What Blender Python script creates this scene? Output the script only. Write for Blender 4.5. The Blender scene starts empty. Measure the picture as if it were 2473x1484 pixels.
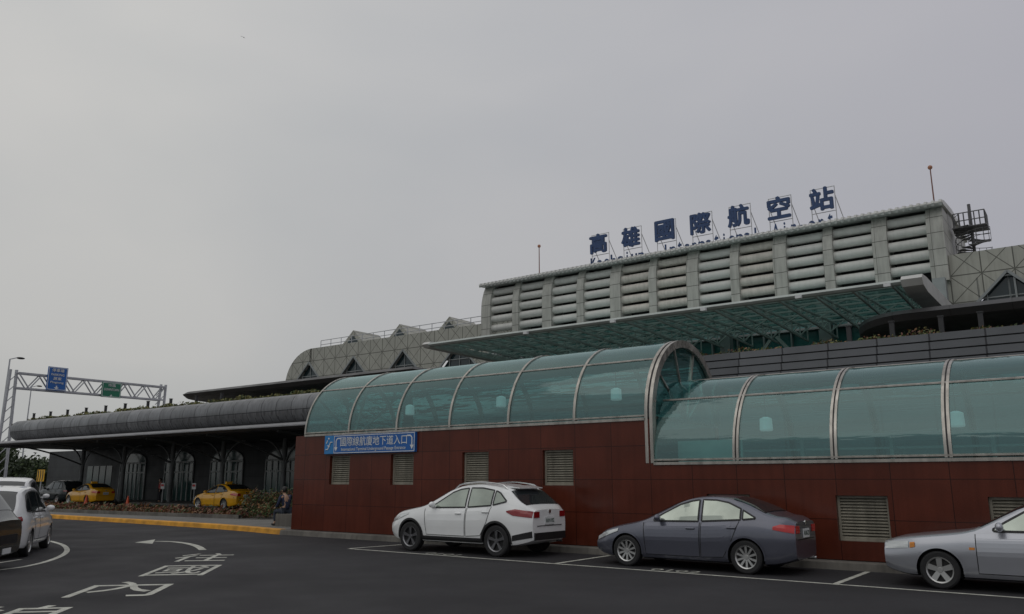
import bpy, bmesh, math, random
import numpy as np
from mathutils import Vector, Matrix
random.seed(7)
R = math.radians
SC = bpy.context.scene
COL = SC.collection
PITCH = R(12.3); F = 1918.0; CH = 1.7
A = R(-36.45)
CU, SU = math.cos(A), math.sin(A)
def W(s, d, z=0): return Vector((s*CU - d*SU, s*SU + d*CU, z))
def SD(x, y): return (x*CU + y*SU, -x*SU + y*CU)
def ray(px, py):
    a = (px-1236.5)/F; b = (742-py)/F
    wx = a; wy = math.cos(PITCH)-b*math.sin(PITCH); wz = math.sin(PITCH)+b*math.cos(PITCH)
    s, d = SD(wx, wy); return s, d, wz
def at_d(px, py, d0):
    s, d, z = ray(px, py); t = d0/d; return s*t, CH+z*t
def at_s(px, py, s0):
    s, d, z = ray(px, py); t = s0/s; return d*t, CH+z*t
def at_z(px, py, z0=0):
    s, d, z = ray(px, py); t = (z0-CH)/z; return s*t, d*t

# ------------------------------------------------------------------ materials
MATS = {}
def M(name, col, rough=.5, metal=0., var=.12, scale=2., bump=0., bscale=60., spec=.5, grids=None, gcol=(.02,.02,.02), cell=None, cellvar=.1, streak=0., coat=0., emit=0., detail_var=0.):
    if name in MATS: return MATS[name]
    m = bpy.data.materials.new(name); m.use_nodes = True; nt = m.node_tree; N = nt.nodes; Lk = nt.links
    b = N['Principled BSDF']
    tc = N.new('ShaderNodeTexCoord'); obj = tc.outputs['Object']
    def noise(sc, vec=obj, det=5):
        n = N.new('ShaderNodeTexNoise'); n.inputs['Scale'].default_value = sc; n.inputs['Detail'].default_value = det
        Lk.new(vec, n.inputs['Vector']); return n.outputs[0]
    def mr(x, a0, a1, b0, b1):
        n = N.new('ShaderNodeMapRange'); Lk.new(x, n.inputs[0])
        for i, v in enumerate((a0, a1, b0, b1)): n.inputs[1+i].default_value = v
        return n.outputs[0]
    def mul(c, f):
        n = N.new('ShaderNodeVectorMath'); n.operation = 'SCALE'; Lk.new(c, n.inputs[0]); Lk.new(f, n.inputs['Scale']); return n.outputs[0]
    rgb = N.new('ShaderNodeRGB'); rgb.outputs[0].default_value = (*col, 1); c = rgb.outputs[0]
    c = mul(c, mr(noise(scale), .3, .7, 1-var, 1+var))
    if detail_var: c = mul(c, mr(noise(bscale, det=3), .3, .7, 1-detail_var, 1+detail_var))
    if streak:
        mp = N.new('ShaderNodeMapping'); mp.inputs['Scale'].default_value = (3, 3, .25); Lk.new(obj, mp.inputs[0])
        c = mul(c, mr(noise(2.2, mp.outputs[0]), .42, .7, 1., 1-streak))
    if cell:
        dv = N.new('ShaderNodeVectorMath'); dv.operation = 'DIVIDE'; Lk.new(obj, dv.inputs[0]); dv.inputs[1].default_value = cell
        fl = N.new('ShaderNodeVectorMath'); fl.operation = 'FLOOR'; Lk.new(dv.outputs[0], fl.inputs[0])
        wn = N.new('ShaderNodeTexWhiteNoise'); Lk.new(fl.outputs[0], wn.inputs['Vector'])
        c = mul(c, mr(wn.outputs['Value'], 0, 1, 1-cellvar, 1+cellvar))
    if grids:
        acc = None
        for (ax, pitch, w) in grids:
            dp = N.new('ShaderNodeVectorMath'); dp.operation = 'DOT_PRODUCT'; Lk.new(obj, dp.inputs[0]); dp.inputs[1].default_value = tuple(a/pitch for a in ax)
            fr = N.new('ShaderNodeMath'); fr.operation = 'FRACT'; Lk.new(dp.outputs['Value'], fr.inputs[0])
            lt = N.new('ShaderNodeMath'); lt.operation = 'LESS_THAN'; Lk.new(fr.outputs[0], lt.inputs[0]); lt.inputs[1].default_value = w/pitch
            if acc is None: acc = lt.outputs[0]
            else:
                mx = N.new('ShaderNodeMath'); mx.operation = 'MAXIMUM'; Lk.new(acc, mx.inputs[0]); Lk.new(lt.outputs[0], mx.inputs[1]); acc = mx.outputs[0]
        mix = N.new('ShaderNodeMix'); mix.data_type = 'RGBA'; Lk.new(acc, mix.inputs[0]); Lk.new(c, mix.inputs[6]); mix.inputs[7].default_value = (*gcol, 1)
        c = mix.outputs[2]
    Lk.new(c, b.inputs['Base Color'])
    b.inputs['Roughness'].default_value = rough; b.inputs['Metallic'].default_value = metal
    b.inputs['Specular IOR Level'].default_value = spec
    if coat: b.inputs['Coat Weight'].default_value = coat; b.inputs['Coat Roughness'].default_value = .04
    if emit: b.inputs['Emission Color'].default_value = (*col, 1); b.inputs['Emission Strength'].default_value = emit
    if rough > .3:
        Lk.new(mr(noise(scale*2.3), .3, .7, max(0, rough-.1), min(1, rough+.1)), b.inputs['Roughness'])
    if bump:
        bp = N.new('ShaderNodeBump'); bp.inputs['Strength'].default_value = bump; bp.inputs['Distance'].default_value = .02
        Lk.new(noise(bscale), bp.inputs['Height']); Lk.new(bp.outputs[0], b.inputs['Normal'])
    MATS[name] = m; return m
def glass_mat(name, tint, dif, fdif, gl=.12, rough=.03):
    m = bpy.data.materials.new(name); m.use_nodes = True; nt = m.node_tree; N = nt.nodes; Lk = nt.links
    N.remove(N['Principled BSDF']); out = N['Material Output']
    t = N.new('ShaderNodeBsdfTransparent'); t.inputs[0].default_value = (*tint, 1)
    df = N.new('ShaderNodeBsdfDiffuse')
    tc = N.new('ShaderNodeTexCoord'); mp = N.new('ShaderNodeMapping'); mp.inputs['Scale'].default_value = (.25, .6, 2.2)
    no = N.new('ShaderNodeTexNoise'); no.inputs['Scale'].default_value = 1.6; no.inputs['Detail'].default_value = 3
    Lk.new(tc.outputs['Object'], mp.inputs[0]); Lk.new(mp.outputs[0], no.inputs['Vector'])
    cr = N.new('ShaderNodeMix'); cr.data_type = 'RGBA'; Lk.new(no.outputs[0], cr.inputs[0])
    cr.inputs[6].default_value = (*[c*.45 for c in dif], 1); cr.inputs[7].default_value = (*[c*1.55 for c in dif], 1)
    Lk.new(cr.outputs[2], df.inputs[0])
    g = N.new('ShaderNodeBsdfGlossy'); g.inputs['Roughness'].default_value = rough; g.inputs[0].default_value = (.75, .95, .93, 1)
    bp = N.new('ShaderNodeBump'); bp.inputs['Strength'].default_value = .07; bp.inputs['Distance'].default_value = .3; Lk.new(no.outputs[0], bp.inputs['Height']); Lk.new(bp.outputs[0], g.inputs['Normal'])
    m1 = N.new('ShaderNodeMixShader'); m1.inputs[0].default_value = fdif; Lk.new(t.outputs[0], m1.inputs[1]); Lk.new(df.outputs[0], m1.inputs[2])
    fr = N.new('ShaderNodeFresnel'); fr.inputs[0].default_value = 1.5
    ad = N.new('ShaderNodeMath'); ad.operation = 'ADD'; ad.use_clamp = True; ad.inputs[1].default_value = gl; Lk.new(fr.outputs[0], ad.inputs[0])
    m2 = N.new('ShaderNodeMixShader'); Lk.new(ad.outputs[0], m2.inputs[0]); Lk.new(m1.outputs[0], m2.inputs[1]); Lk.new(g.outputs[0], m2.inputs[2])
    Lk.new(m2.outputs[0], out.inputs[0]); return m

asphalt = M('asphalt', (.026,.025,.028), .82, var=.32, scale=.3, bump=.5, bscale=90, detail_var=.3, spec=.35)
pave = M('paving', (.14,.135,.125), .85, var=.2, scale=.8, bump=.2, grids=[((1,0,0),.6,.015),((0,1,0),.6,.015)], gcol=(.05,.05,.045))
conc = M('concrete', (.14,.13,.115), .85, var=.3, scale=1.5, bump=.3, streak=.3)
yellowp = M('yellow_kerb_paint', (.58,.27,.02), .7, var=.3, scale=2.5, bump=.2, detail_var=.15)
whitep = M('road_paint', (.44,.44,.39), .75, var=.3, scale=4, bump=.2, detail_var=.35)
granite = M('red_granite', (.098,.0235,.0135), .2, var=.15, scale=1.2, spec=.26, grids=[((1,0,0),1.03,.014),((0,0,1),.78,.013)], gcol=(.022,.008,.006), cell=(1.03,50,.78), cellvar=.09, detail_var=.2, streak=.15)
steel = M('steel_frame', (.47,.44,.40), .32, metal=.85, var=.12, scale=3, streak=.35)
teal = glass_mat('teal_vault_glass', (.44,.74,.73), (.085,.225,.23), .26, gl=.075, rough=.05)
canopyglass = glass_mat('canopy_glass', (.36,.55,.52), (.05,.12,.11), .35, gl=.02)
wallglass = M('curtain_glass', (.04,.15,.145), .08, var=.3, scale=.3, spec=.7)
darkglass = M('dark_glass', (.02,.035,.04), .08, var=.3, scale=.4, spec=.6)
doorglass = M('door_glass', (.04,.085,.08), .1, var=.5, scale=.5, spec=.6)
panelw = M('pale_cladding', (.37,.37,.325), .55, var=.08, scale=1, streak=.18, grids=[((1,0,0),1.35,.055),((0,0,1),1.35,.055),((1,0,1),1.35,.055),((1,0,-1),1.35,.055)], gcol=(.10,.10,.085))
panelr = M('rib_cladding', (.40,.40,.365), .5, var=.08, scale=1.5, streak=.25, grids=[((0,0,1),.85,.035),((1,0,0),1.3,.02)], gcol=(.08,.08,.07))
panelg = M('end_cladding', (.36,.36,.33), .5, var=.1, scale=1, streak=.2, grids=[((0,1,0),1.2,.04),((0,0,1),.85,.035)], gcol=(.10,.10,.085))
louv = M('louvre_metal', (.56,.56,.53), .42, var=.06, scale=1.2, streak=.08)
rust = M('rusty_louvre', (.54,.51,.46), .48, var=.1, scale=1.6, streak=.18)
roofm = M('roof_metal', (.52,.52,.50), .45, var=.1, scale=1)
fascm = M('fascia_panel', (.19,.195,.205), .42, metal=.25, var=.12, scale=.8, grids=[((1,0,0),1.25,.05),((0,0,1),1.05,.04)], gcol=(.03,.03,.035), cell=(1.25,50,50), cellvar=.14, streak=.3)
fascr = M('tier_panel', (.13,.135,.145), .45, metal=.2, var=.12, scale=.8, grids=[((1,0,0),1.5,.05)], gcol=(.035,.035,.04), cell=(1.5,50,50), cellvar=.14)
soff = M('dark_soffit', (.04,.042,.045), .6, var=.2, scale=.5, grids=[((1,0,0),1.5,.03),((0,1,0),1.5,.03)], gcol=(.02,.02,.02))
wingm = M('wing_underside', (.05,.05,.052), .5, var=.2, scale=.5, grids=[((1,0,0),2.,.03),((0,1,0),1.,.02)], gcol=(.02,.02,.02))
greysteel = M('grey_painted_steel', (.25,.27,.27), .5, var=.12)
colsteel = M('column_paint', (.15,.16,.16), .5, var=.12)
frame_m = M('door_frame_paint', (.40,.42,.41), .5, var=.1)
truss_m = M('truss_paint', (.42,.46,.44), .5, var=.12)
darkm = M('dark_metal', (.03,.03,.033), .5)
black = M('black_plastic', (.012,.012,.013), .55)
galv = M('galvanised_steel', (.42,.43,.45), .4, metal=.4, var=.12)
bluel = M('blue_letter', (.022,.055,.15), .45, var=.12)
whitem = M('white_metal', (.5,.5,.5), .5, var=.08)
railm = M('inner_rail_paint', (.75,.78,.78), .5, var=.05)
signblue = M('sign_blue', (.012,.11,.38), .4, var=.06)
signblue2 = M('sign_light_blue', (.02,.20,.50), .4, var=.06)
signgreen = M('sign_green', (.01,.16,.09), .4, var=.06)
signwhite = M('sign_white', (.66,.68,.68), .5, var=.04)
signyel = M('sign_yellow', (.75,.42,.02), .5, var=.06)
shut = M('shutter', (.27,.25,.20), .5, var=.15, streak=.3)
leafg = M('leaf_green', (.055,.085,.025), .6, var=.5, scale=1.2)
leafy = M('leaf_yellow', (.15,.14,.04), .6, var=.4, scale=1.5)
leafr = M('leaf_red', (.13,.05,.028), .6, var=.4, scale=1.5)
leafo = M('leaf_orange', (.20,.10,.04), .6, var=.4, scale=1.5)
bark = M('bark', (.08,.06,.045), .9, var=.3, scale=6, bump=.6)
soil = M('soil', (.06,.045,.03), .95, var=.3, bump=.5)
skinm = M('skin', (.42,.26,.18), .55, var=.05)
hairm = M('hair', (.012,.010,.009), .6)

# ------------------------------------------------------------------ mesh helper
ORG = {}
class MB:
    def __init__(s): s.v = []; s.f = []; s.m = []
    def add(s, vs, fs, mi=0):
        o = len(s.v); s.v += [tuple(v) for v in vs]
        for f in fs: s.f.append([i+o for i in f]); s.m.append(mi)
        return s
    def box(s, x0, x1, y0, y1, z0, z1, mi=0):
        return s.add([(x0,y0,z0),(x1,y0,z0),(x1,y1,z0),(x0,y1,z0),(x0,y0,z1),(x1,y0,z1),(x1,y1,z1),(x0,y1,z1)],
              [(0,3,2,1),(4,5,6,7),(0,1,5,4),(1,2,6,5),(2,3,7,6),(3,0,4,7)], mi)
    def cyl(s, p, q, r0, r1=None, n=8, mi=0, caps=True, rot=0):
        if r1 is None: r1 = r0
        p = Vector(p); q = Vector(q); ax = (q-p).normalized()
        a = ax.orthogonal().normalized() if abs(ax.z) > .999 else ax.cross(Vector((0,0,1))).normalized()
        b = ax.cross(a); vs = []
        for c, r in ((p, r0), (q, r1)):
            for i in range(n):
                t = 2*math.pi*(i+.5)/n+rot; vs.append(c+a*(r*math.cos(t))+b*(r*math.sin(t)))
        fs = [(i, (i+1)%n, n+(i+1)%n, n+i) for i in range(n)]
        if caps: fs += [tuple(range(n))[::-1], tuple(range(n, 2*n))]
        return s.add(vs, fs, mi)
    def bar(s, p, q, w, mi=0): return s.cyl(p, q, w*.7071, n=4, mi=mi)
    def extr(s, prof, s0, s1, mi=0, closed=True, caps=True):
        n = len(prof); vs = [(s0, a, b) for a, b in prof]+[(s1, a, b) for a, b in prof]
        rng = range(n) if closed else range(n-1)
        fs = [(i, n+i, n+(i+1)%n, (i+1)%n) for i in rng]
        if closed and caps: fs += [tuple(range(n)), tuple(range(n, 2*n))[::-1]]
        return s.add(vs, fs, mi)
    def lathe(s, prof, n=24, origin=(0,0,0), axis='z', mi=0):
        vs = []; k = len(prof)
        for i in range(n):
            t = 2*math.pi*i/n
            for r, h in prof:
                if axis == 'z': v = (r*math.cos(t), r*math.sin(t), h)
                elif axis == 'y': v = (r*math.cos(t), h, r*math.sin(t))
                else: v = (h, r*math.cos(t), r*math.sin(t))
                vs.append(tuple(a+b for a, b in zip(v, origin)))
        fs = [(i*k+j, ((i+1)%n)*k+j, ((i+1)%n)*k+j+1, i*k+j+1) for i in range(n) for j in range(k-1)]
        return s.add(vs, fs, mi)
    def poly(s, pts, mi=0): return s.add(pts, [tuple(range(len(pts)))], mi)
    def strip(s, a, b, mi=0):
        n = len(a); return s.add(list(a)+list(b), [(i, i+1, n+i+1, n+i) for i in range(n-1)], mi)
    def sphere(s, c, r, n=10, mi=0, sc=(1,1,1)):
        prof = [(math.sin(math.pi*j/n), -math.cos(math.pi*j/n)) for j in range(n+1)]
        vs = []; k = n+1; m2 = n*2
        for i in range(m2):
            t = 2*math.pi*i/m2
            for rr, h in prof: vs.append((c[0]+r*sc[0]*rr*math.cos(t), c[1]+r*sc[1]*rr*math.sin(t), c[2]+r*sc[2]*h))
        fs = [(i*k+j, ((i+1)%m2)*k+j, ((i+1)%m2)*k+j+1, i*k+j+1) for i in range(m2) for j in range(n)]
        return s.add(vs, fs, mi)
    def build(s, name, mats, parent=None, smooth=False, origin=None, weld=False, angle=35):
        if not isinstance(mats, (list, tuple)): mats = [mats]
        if parent is not None: o = ORG.get(parent.name, (0,0,0))
        else:
            if origin is None:
                a = np.array(s.v); o = ((a[:,0].min()+a[:,0].max())/2, (a[:,1].min()+a[:,1].max())/2, a[:,2].min())
            else: o = origin
        me = bpy.data.meshes.new(name)
        me.from_pydata([(x-o[0], y-o[1], z-o[2]) for x, y, z in s.v], [], s.f)
        for m in mats: me.materials.append(m)
        me.polygons.foreach_set('material_index', s.m)
        bm = bmesh.new(); bm.from_mesh(me)
        if weld: bmesh.ops.remove_doubles(bm, verts=bm.verts, dist=1e-4)
        bmesh.ops.recalc_face_normals(bm, faces=bm.faces); bm.to_mesh(me); bm.free()
        if smooth: me.shade_smooth(); me.set_sharp_from_angle(angle=R(angle))
        me.update()
        ob = bpy.data.objects.new(name, me); COL.objects.link(ob)
        if parent is not None: ob.parent = parent; ORG[ob.name] = o
        else: ob.location = W(*o); ob.rotation_euler = (0, 0, A)
        return ob
def tag(o, label=None, cat=None, group=None, kind=None):
    if label: o['label'] = label
    if cat: o['category'] = cat
    if group: o['group'] = group
    if kind: o['kind'] = kind
    return o
def thing(name, label, cat, org, group=None, rot=0, local=False):
    o = bpy.data.objects.new(name, None); COL.objects.link(o); o.empty_display_size = .2
    o.location = W(*org); o.rotation_euler = (0, 0, A+rot); ORG[o.name] = (0,0,0) if local else org
    return tag(o, label, cat, group)
def dup(root, loc, rotz=None, label=None):
    def cp(o, par):
        c = o.copy(); COL.objects.link(c)
        if par: c.parent = par
        for ch in list(o.children): cp(ch, c)
        return c
    r = cp(root, None); r.location = loc
    if rotz is not None: r.rotation_euler = (0, 0, rotz)
    if label: r['label'] = label
    return r
def struct(o): o['kind'] = 'structure'; return o

TXT = {}
def text_geo(st):
    key = st
    if key in TXT: return TXT[key]
    cu = bpy.data.curves.new('t', 'FONT'); cu.body = st; cu.resolution_u = 3; cu.fill_mode = 'FRONT'
    ob = bpy.data.objects.new('t', cu); COL.objects.link(ob)
    dg = bpy.context.evaluated_depsgraph_get(); me = bpy.data.meshes.new_from_object(ob.evaluated_get(dg))
    vs = [(v.co.x, v.co.y) for v in me.vertices]; fs = [list(p.vertices) for p in me.polygons]
    ed = {}
    for f in fs:
        for i in range(len(f)):
            e = (f[i], f[(i+1)%len(f)]); ed[e] = 1
    bd = [e for e in ed if (e[1], e[0]) not in ed]
    bpy.data.objects.remove(ob); bpy.data.curves.remove(cu); bpy.data.meshes.remove(me)
    TXT[key] = (vs, fs, bd); return TXT[key]
def put_text(mb, st, o, right, up, w=None, h=None, bold=0., depth=0., mi=0, center=True, lay=.0012):
    vs, fs, bd = text_geo(st)
    if not vs: return
    a = np.array(vs); x0, y0 = a.min(0); x1, y1 = a.max(0)
    sx = w/(x1-x0+2*bold) if w else None; sy = h/(y1-y0+2*bold) if h else None
    if sx is None: sx = sy
    if sy is None: sy = sx
    o = Vector(o); right = Vector(right); up = Vector(up); nrm = right.cross(up)
    cx = (x0+x1)/2 if center else x0; cy = (y0+y1)/2 if center else y0
    offs = [(0,0)] if not bold else [(bold*c, bold*s_) for c, s_ in ((0,0),(1,.5),(-1,.5),(1,-.5),(-1,-.5),(0,1),(0,-1))]
    for k, (ox, oy) in enumerate(offs):
        P = [o+right*((x-cx+ox)*sx)+up*((y-cy+oy)*sy)+nrm*(depth+lay*k) for x, y in vs]
        mb.add(P, fs, mi)
        if depth:
            Q = [p-nrm*(depth+lay*k) for p in P]; n = len(P)
            mb.add(P+Q, [(e[0], e[1], e[1]+n, e[0]+n) for e in bd], mi)

# ------------------------------------------------------------------ world, light, camera
w = bpy.data.worlds.new('World'); SC.world = w; w.use_nodes = True; nt = w.node_tree; N = nt.nodes; Lk = nt.links
bg = N['Background']; sky = N.new('ShaderNodeTexSky'); sky.sky_type = 'NISHITA'; sky.sun_disc = False
sky.sun_elevation = R(48); sky.sun_rotation = R(-30); sky.dust_density = 4
tc = N.new('ShaderNodeTexCoord'); mp = N.new('ShaderNodeMapping'); mp.inputs['Scale'].default_value = (1, 1, 2.2); mp.inputs['Location'].default_value = (.4, .2, .1)
Lk.new(tc.outputs['Generated'], mp.inputs[0])
n1 = N.new('ShaderNodeTexNoise'); n1.inputs['Scale'].default_value = 1.5; n1.inputs['Detail'].default_value = 5; n1.inputs['Roughness'].default_value = .42; n1.inputs['Distortion'].default_value = .2
Lk.new(mp.outputs[0], n1.inputs['Vector'])
cr = N.new('ShaderNodeValToRGB'); Lk.new(n1.outputs[0], cr.inputs[0])
cr.color_ramp.elements[0].position = .32; cr.color_ramp.elements[0].color = (.37,.395,.41,1)
cr.color_ramp.elements[1].position = .68; cr.color_ramp.elements[1].color = (.51,.51,.50,1)
sep = N.new('ShaderNodeSeparateXYZ'); Lk.new(tc.outputs['Generated'], sep.inputs[0])
mrx = N.new('ShaderNodeMapRange'); Lk.new(sep.outputs[0], mrx.inputs[0]); mrx.inputs[1].default_value = -.4; mrx.inputs[2].default_value = .6
mrx.inputs[3].default_value = 0; mrx.inputs[4].default_value = .75
mx = N.new('ShaderNodeMix'); mx.data_type = 'RGBA'; Lk.new(mrx.outputs[0], mx.inputs[0]); Lk.new(cr.outputs[0], mx.inputs[6]); mx.inputs[7].default_value = (.395,.385,.43,1)
sc_ = N.new('ShaderNodeVectorMath'); sc_.operation = 'SCALE'; sc_.inputs['Scale'].default_value = .1; Lk.new(sky.outputs[0], sc_.inputs[0])
mx2 = N.new('ShaderNodeMix'); mx2.data_type = 'RGBA'; mx2.inputs[0].default_value = .04; Lk.new(mx.outputs[2], mx2.inputs[6]); Lk.new(sc_.outputs[0], mx2.inputs[7])
mrz = N.new('ShaderNodeMapRange'); Lk.new(sep.outputs[2], mrz.inputs[0]); mrz.inputs[1].default_value = 0; mrz.inputs[2].default_value = .5; mrz.inputs[3].default_value = .90; mrz.inputs[4].default_value = 1.06
scz = N.new('ShaderNodeVectorMath'); scz.operation = 'SCALE'; Lk.new(mx2.outputs[2], scz.inputs[0]); Lk.new(mrz.outputs[0], scz.inputs['Scale'])
Lk.new(scz.outputs[0], bg.inputs[0]); bg.inputs[1].default_value = 1.0
sl = bpy.data.lights.new('Sun', 'SUN'); sl.energy = .55; sl.angle = R(75); sl.color = (1,.97,.92)
so = bpy.data.objects.new('Sun', sl); COL.objects.link(so); so.rotation_euler = (R(30), 0, R(-30))
cam = bpy.data.cameras.new('Camera'); cam.lens = 36*F/2473; cam.sensor_width = 36; cam.clip_end = 3000
co = bpy.data.objects.new('Camera', cam); COL.objects.link(co); co.location = (0,0,CH); co.rotation_euler = (R(90)+PITCH, 0, 0); SC.camera = co
SC.view_settings.view_transform = 'Standard'; SC.view_settings.look = 'None'

# ------------------------------------------------------------------ ground
b = MB(); b.poly([(-900,-900,0),(900,-900,0),(900,900,0),(-900,900,0)]); struct(b.build('ground', asphalt, origin=(0,0,0)))
kl = [(-70,18.6),(-50,17.9),(-39,17.6),(-30,17.5),(-26,17.35),(-23.5,17.05),(-21.6,16.75)]
def kerb(pts, mat, z=.15, wd=.28):
    b = MB(); a = [(s, d, 0) for s, d in pts]; t = [(s, d+.03, z-.02) for s, d in pts]; t2 = [(s, d+.06, z) for s, d in pts]; k = [(s, d+wd, z) for s, d in pts]
    b.strip(a, t); b.strip(t, t2); b.strip(t2, k); return b
struct(kerb(kl, yellowp, .16).build('kerb', yellowp))
struct(kerb([(-21.6,16.75),(-15,16.75),(8,16.75)], conc).build('kerb', conc))
b = MB(); inner = [(s, d+.28, .152) for s, d in kl]; outer = [(s, 23.2, .152) for s, d in kl]
b.strip(inner, outer); b.poly([(-70,23.2,0),(-21.6,23.2,0),(-21.6,23.2,.152),(-70,23.2,.152)]); b.poly([(-21.6,17.03,.146),(12,17.03,.146),(12,23.2,.146),(-21.6,23.2,.146)])
struct(b.build('pavement', pave))
b = MB(); b.box(-110,20,31.0,60,-.1,.15); struct(b.build('pavement', pave))

def ribbon(mb, pts, wd, z=.004):
    L_, R_ = [], []
    for i, p in enumerate(pts):
        a = Vector(pts[max(0, i-1)]); c = Vector(pts[min(len(pts)-1, i+1)]); t = (c-a).normalized(); n = Vector((-t.y, t.x))
        L_.append((p[0]+n.x*wd/2, p[1]+n.y*wd/2, z)); R_.append((p[0]-n.x*wd/2, p[1]-n.y*wd/2, z))
    mb.strip(L_, R_)
def smooth_pts(pts, n=6):
    out = []
    for i in range(len(pts)-1):
        p0 = pts[max(0, i-1)]; p1 = pts[i]; p2 = pts[i+1]; p3 = pts[min(len(pts)-1, i+2)]
        for k in range(n):
            t = k/n
            out.append(tuple(.5*((2*p1[j])+(-p0[j]+p2[j])*t+(2*p0[j]-5*p1[j]+4*p2[j]-p3[j])*t*t+(-p0[j]+3*p1[j]-3*p2[j]+p3[j])*t**3) for j in (0,1)))
    out.append(pts[-1]); return out
def mark(b, label, cat='road marking'):
    o = b.build('road_marking', whitep); return tag(o, label, cat)
sl0 = at_z(850, 1325)[0]
b = MB(); ribbon(b, [(sl0,14.42),(3,14.42)], .10); mark(b, 'long white line along the outer edge of the parking bays')
b = MB(); ribbon(b, [(sl0,14.48),(sl0+.25,16.72)], .10); mark(b, 'white bay divider at the left end beside the white SUV')
b = MB(); ribbon(b, [(-9.55,14.48),(-9.55,16.72)], .10); mark(b, 'white bay divider between white SUV and grey sedan')
b = MB(); ribbon(b, [(-3.95,14.48),(-3.95,16.72)], .10); mark(b, 'white bay divider between grey sedan and silver car')
for (px, st, lb) in ((1080,'0101','painted bay number beside the white SUV'), (1635,'0102','painted bay number beside the dark grey sedan')):
    s_, d_ = at_z(px, 1338 if px < 1200 else 1379)
    b = MB(); put_text(b, st, (s_, 14.68, .005), (1,0,0), (0,1,0), w=1.0, h=.28, bold=.01, lay=.0005); mark(b, lb, 'bay number')
pts = smooth_pts([at_z(x, y) for x, y in ((-60,1384),(0,1377),(60,1369),(115,1356),(150,1342),(162,1330),(155,1319),(138,1312),(118,1307))])
b = MB(); ribbon(b, pts, .12); mark(b, 'curved white line sweeping around the parked cars at left')
b = MB(); ribbon(b, [at_z(-40,1366), at_z(50,1352)], .1); mark(b, 'short straight white line under the dark van')
pts = smooth_pts([at_z(x, y) for x, y in ((490,1329),(476,1320),(450,1313),(415,1309),(375,1308))])
b = MB(); ribbon(b, pts, .18)
b.poly([(*at_z(325,1311), .0045), (*at_z(375,1303.5), .0045), (*at_z(368,1314), .0045)]); mark(b, 'curved white arrow pointing left painted on the asphalt', 'road arrow')
th = R(9); rt = Vector((math.cos(th), math.sin(th), 0)); upv = Vector((-math.sin(th), math.cos(th), 0))
def w2s(v): s_, d_ = SD(v[0], v[1]); return Vector((s_, d_, v[2] if len(v) > 2 else 0))
for ch, cx, cy, ww, hh in (('往',-6.95,18.7,1.2,1.9),('國',-6.35,16.05,1.12,1.85),('內',-6.2,13.4,1.25,1.85),('線',-6.5,10.7,1.4,1.85)):
    b = MB(); put_text(b, ch, w2s((cx, cy, .004)), w2s(rt), w2s(upv), w=ww, h=hh)
    nm = {'往':'farthest, under the arrow','國':'second from the arrow','內':'third from the arrow','線':'nearest, cut by the frame'}[ch]
    mark(b, 'white painted road character '+ch+', '+nm, 'road lettering')

# ------------------------------------------------------------------ passage entrance
DW = 17.1; KQ = DW/18.6; PZ = 2.25*KQ; S1 = -9.38*KQ; RV = 2.07; DC = DW+RV+.02; ZH = 3.16; ZL = 2.12; SLEFT = S1-6*PZ; NL = 9; SR = S1+NL*PZ; SWL = SLEFT-.45
E = thing('passage_entrance', 'red granite underground passage entrance with teal glass barrel vault roof', 'building', ((S1), DW, .15))
holes = []
for c in (-21.0,-18.08,-15.09,-12.18): holes.append(((c-.5)*KQ, (c+.5)*KQ, 1.57, 2.45))
for c in (-7.38,-4.4,-1.5,1.4): holes.append(((c-.53)*KQ, (c+.53)*KQ, .52, 1.40))
def wall_holes(b, s0, s1, z0, z1, hs, d, rev=.22):
    hs = [h for h in hs if h[0] > s0 and h[1] < s1]
    ss = sorted({s0, s1, *[h[0] for h in hs], *[h[1] for h in hs]}); zs = sorted({z0, z1, *[h[2] for h in hs], *[h[3] for h in hs]})
    for i in range(len(ss)-1):
        for j in range(len(zs)-1):
            cs = (ss[i]+ss[i+1])/2; cz = (zs[j]+zs[j+1])/2
            if any(h[0] < cs < h[1] and h[2] < cz < h[3] for h in hs): continue
            b.poly([(ss[i],d,zs[j]),(ss[i+1],d,zs[j]),(ss[i+1],d,zs[j+1]),(ss[i],d,zs[j+1])])
    for a, c, e, g in hs:
        for q in ([(a,d,e),(a,d+rev,e),(a,d+rev,g),(a,d,g)], [(c,d,e),(c,d,g),(c,d+rev,g),(c,d+rev,e)], [(a,d,e),(c,d,e),(c,d+rev,e),(a,d+rev,e)], [(a,d,g),(a,d+rev,g),(c,d+rev,g),(c,d,g)]): b.poly(q)
b = MB(); wall_holes(b, SWL, S1+.02, .15, ZH-.05, holes, DW); wall_holes(b, S1+.02, SR, .15, ZL-.04, holes, DW)
def capbox(s0, s1, zt):
    b.poly([(s0,DW,zt),(s1,DW,zt),(s1,DW+.25,zt),(s0,DW+.25,zt)]); b.poly([(s0,DW+.25,.15),(s1,DW+.25,.15),(s1,DW+.25,zt),(s0,DW+.25,zt)])
capbox(SWL, S1+.02, ZH-.05); capbox(S1+.02, SR, ZL-.04)
DB = DC+RV
b.box(SWL, S1+.02, DB-.22, DB+.02, .15, ZH-.05); b.box(S1+.021, SR, DB-.22, DB+.02, .15, ZL-.04)
b.box(SWL, SLEFT+.1, DW+.251, DB-.221, .15, ZH-.05); b.box(SR, SR+.3, DW, DB, .15, 4.3)
b.poly([(S1+.02,DW,ZL-.04),(S1+.02,DW+.25,ZL-.04),(S1+.02,DW+.25,ZH-.05),(S1+.02,DW,ZH-.05)])
b.build('wall', granite, E)
MB().box(SLEFT+.1, SR, DW+.25, DB-.22, .15, .3).build('floor', conc, E)
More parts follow.
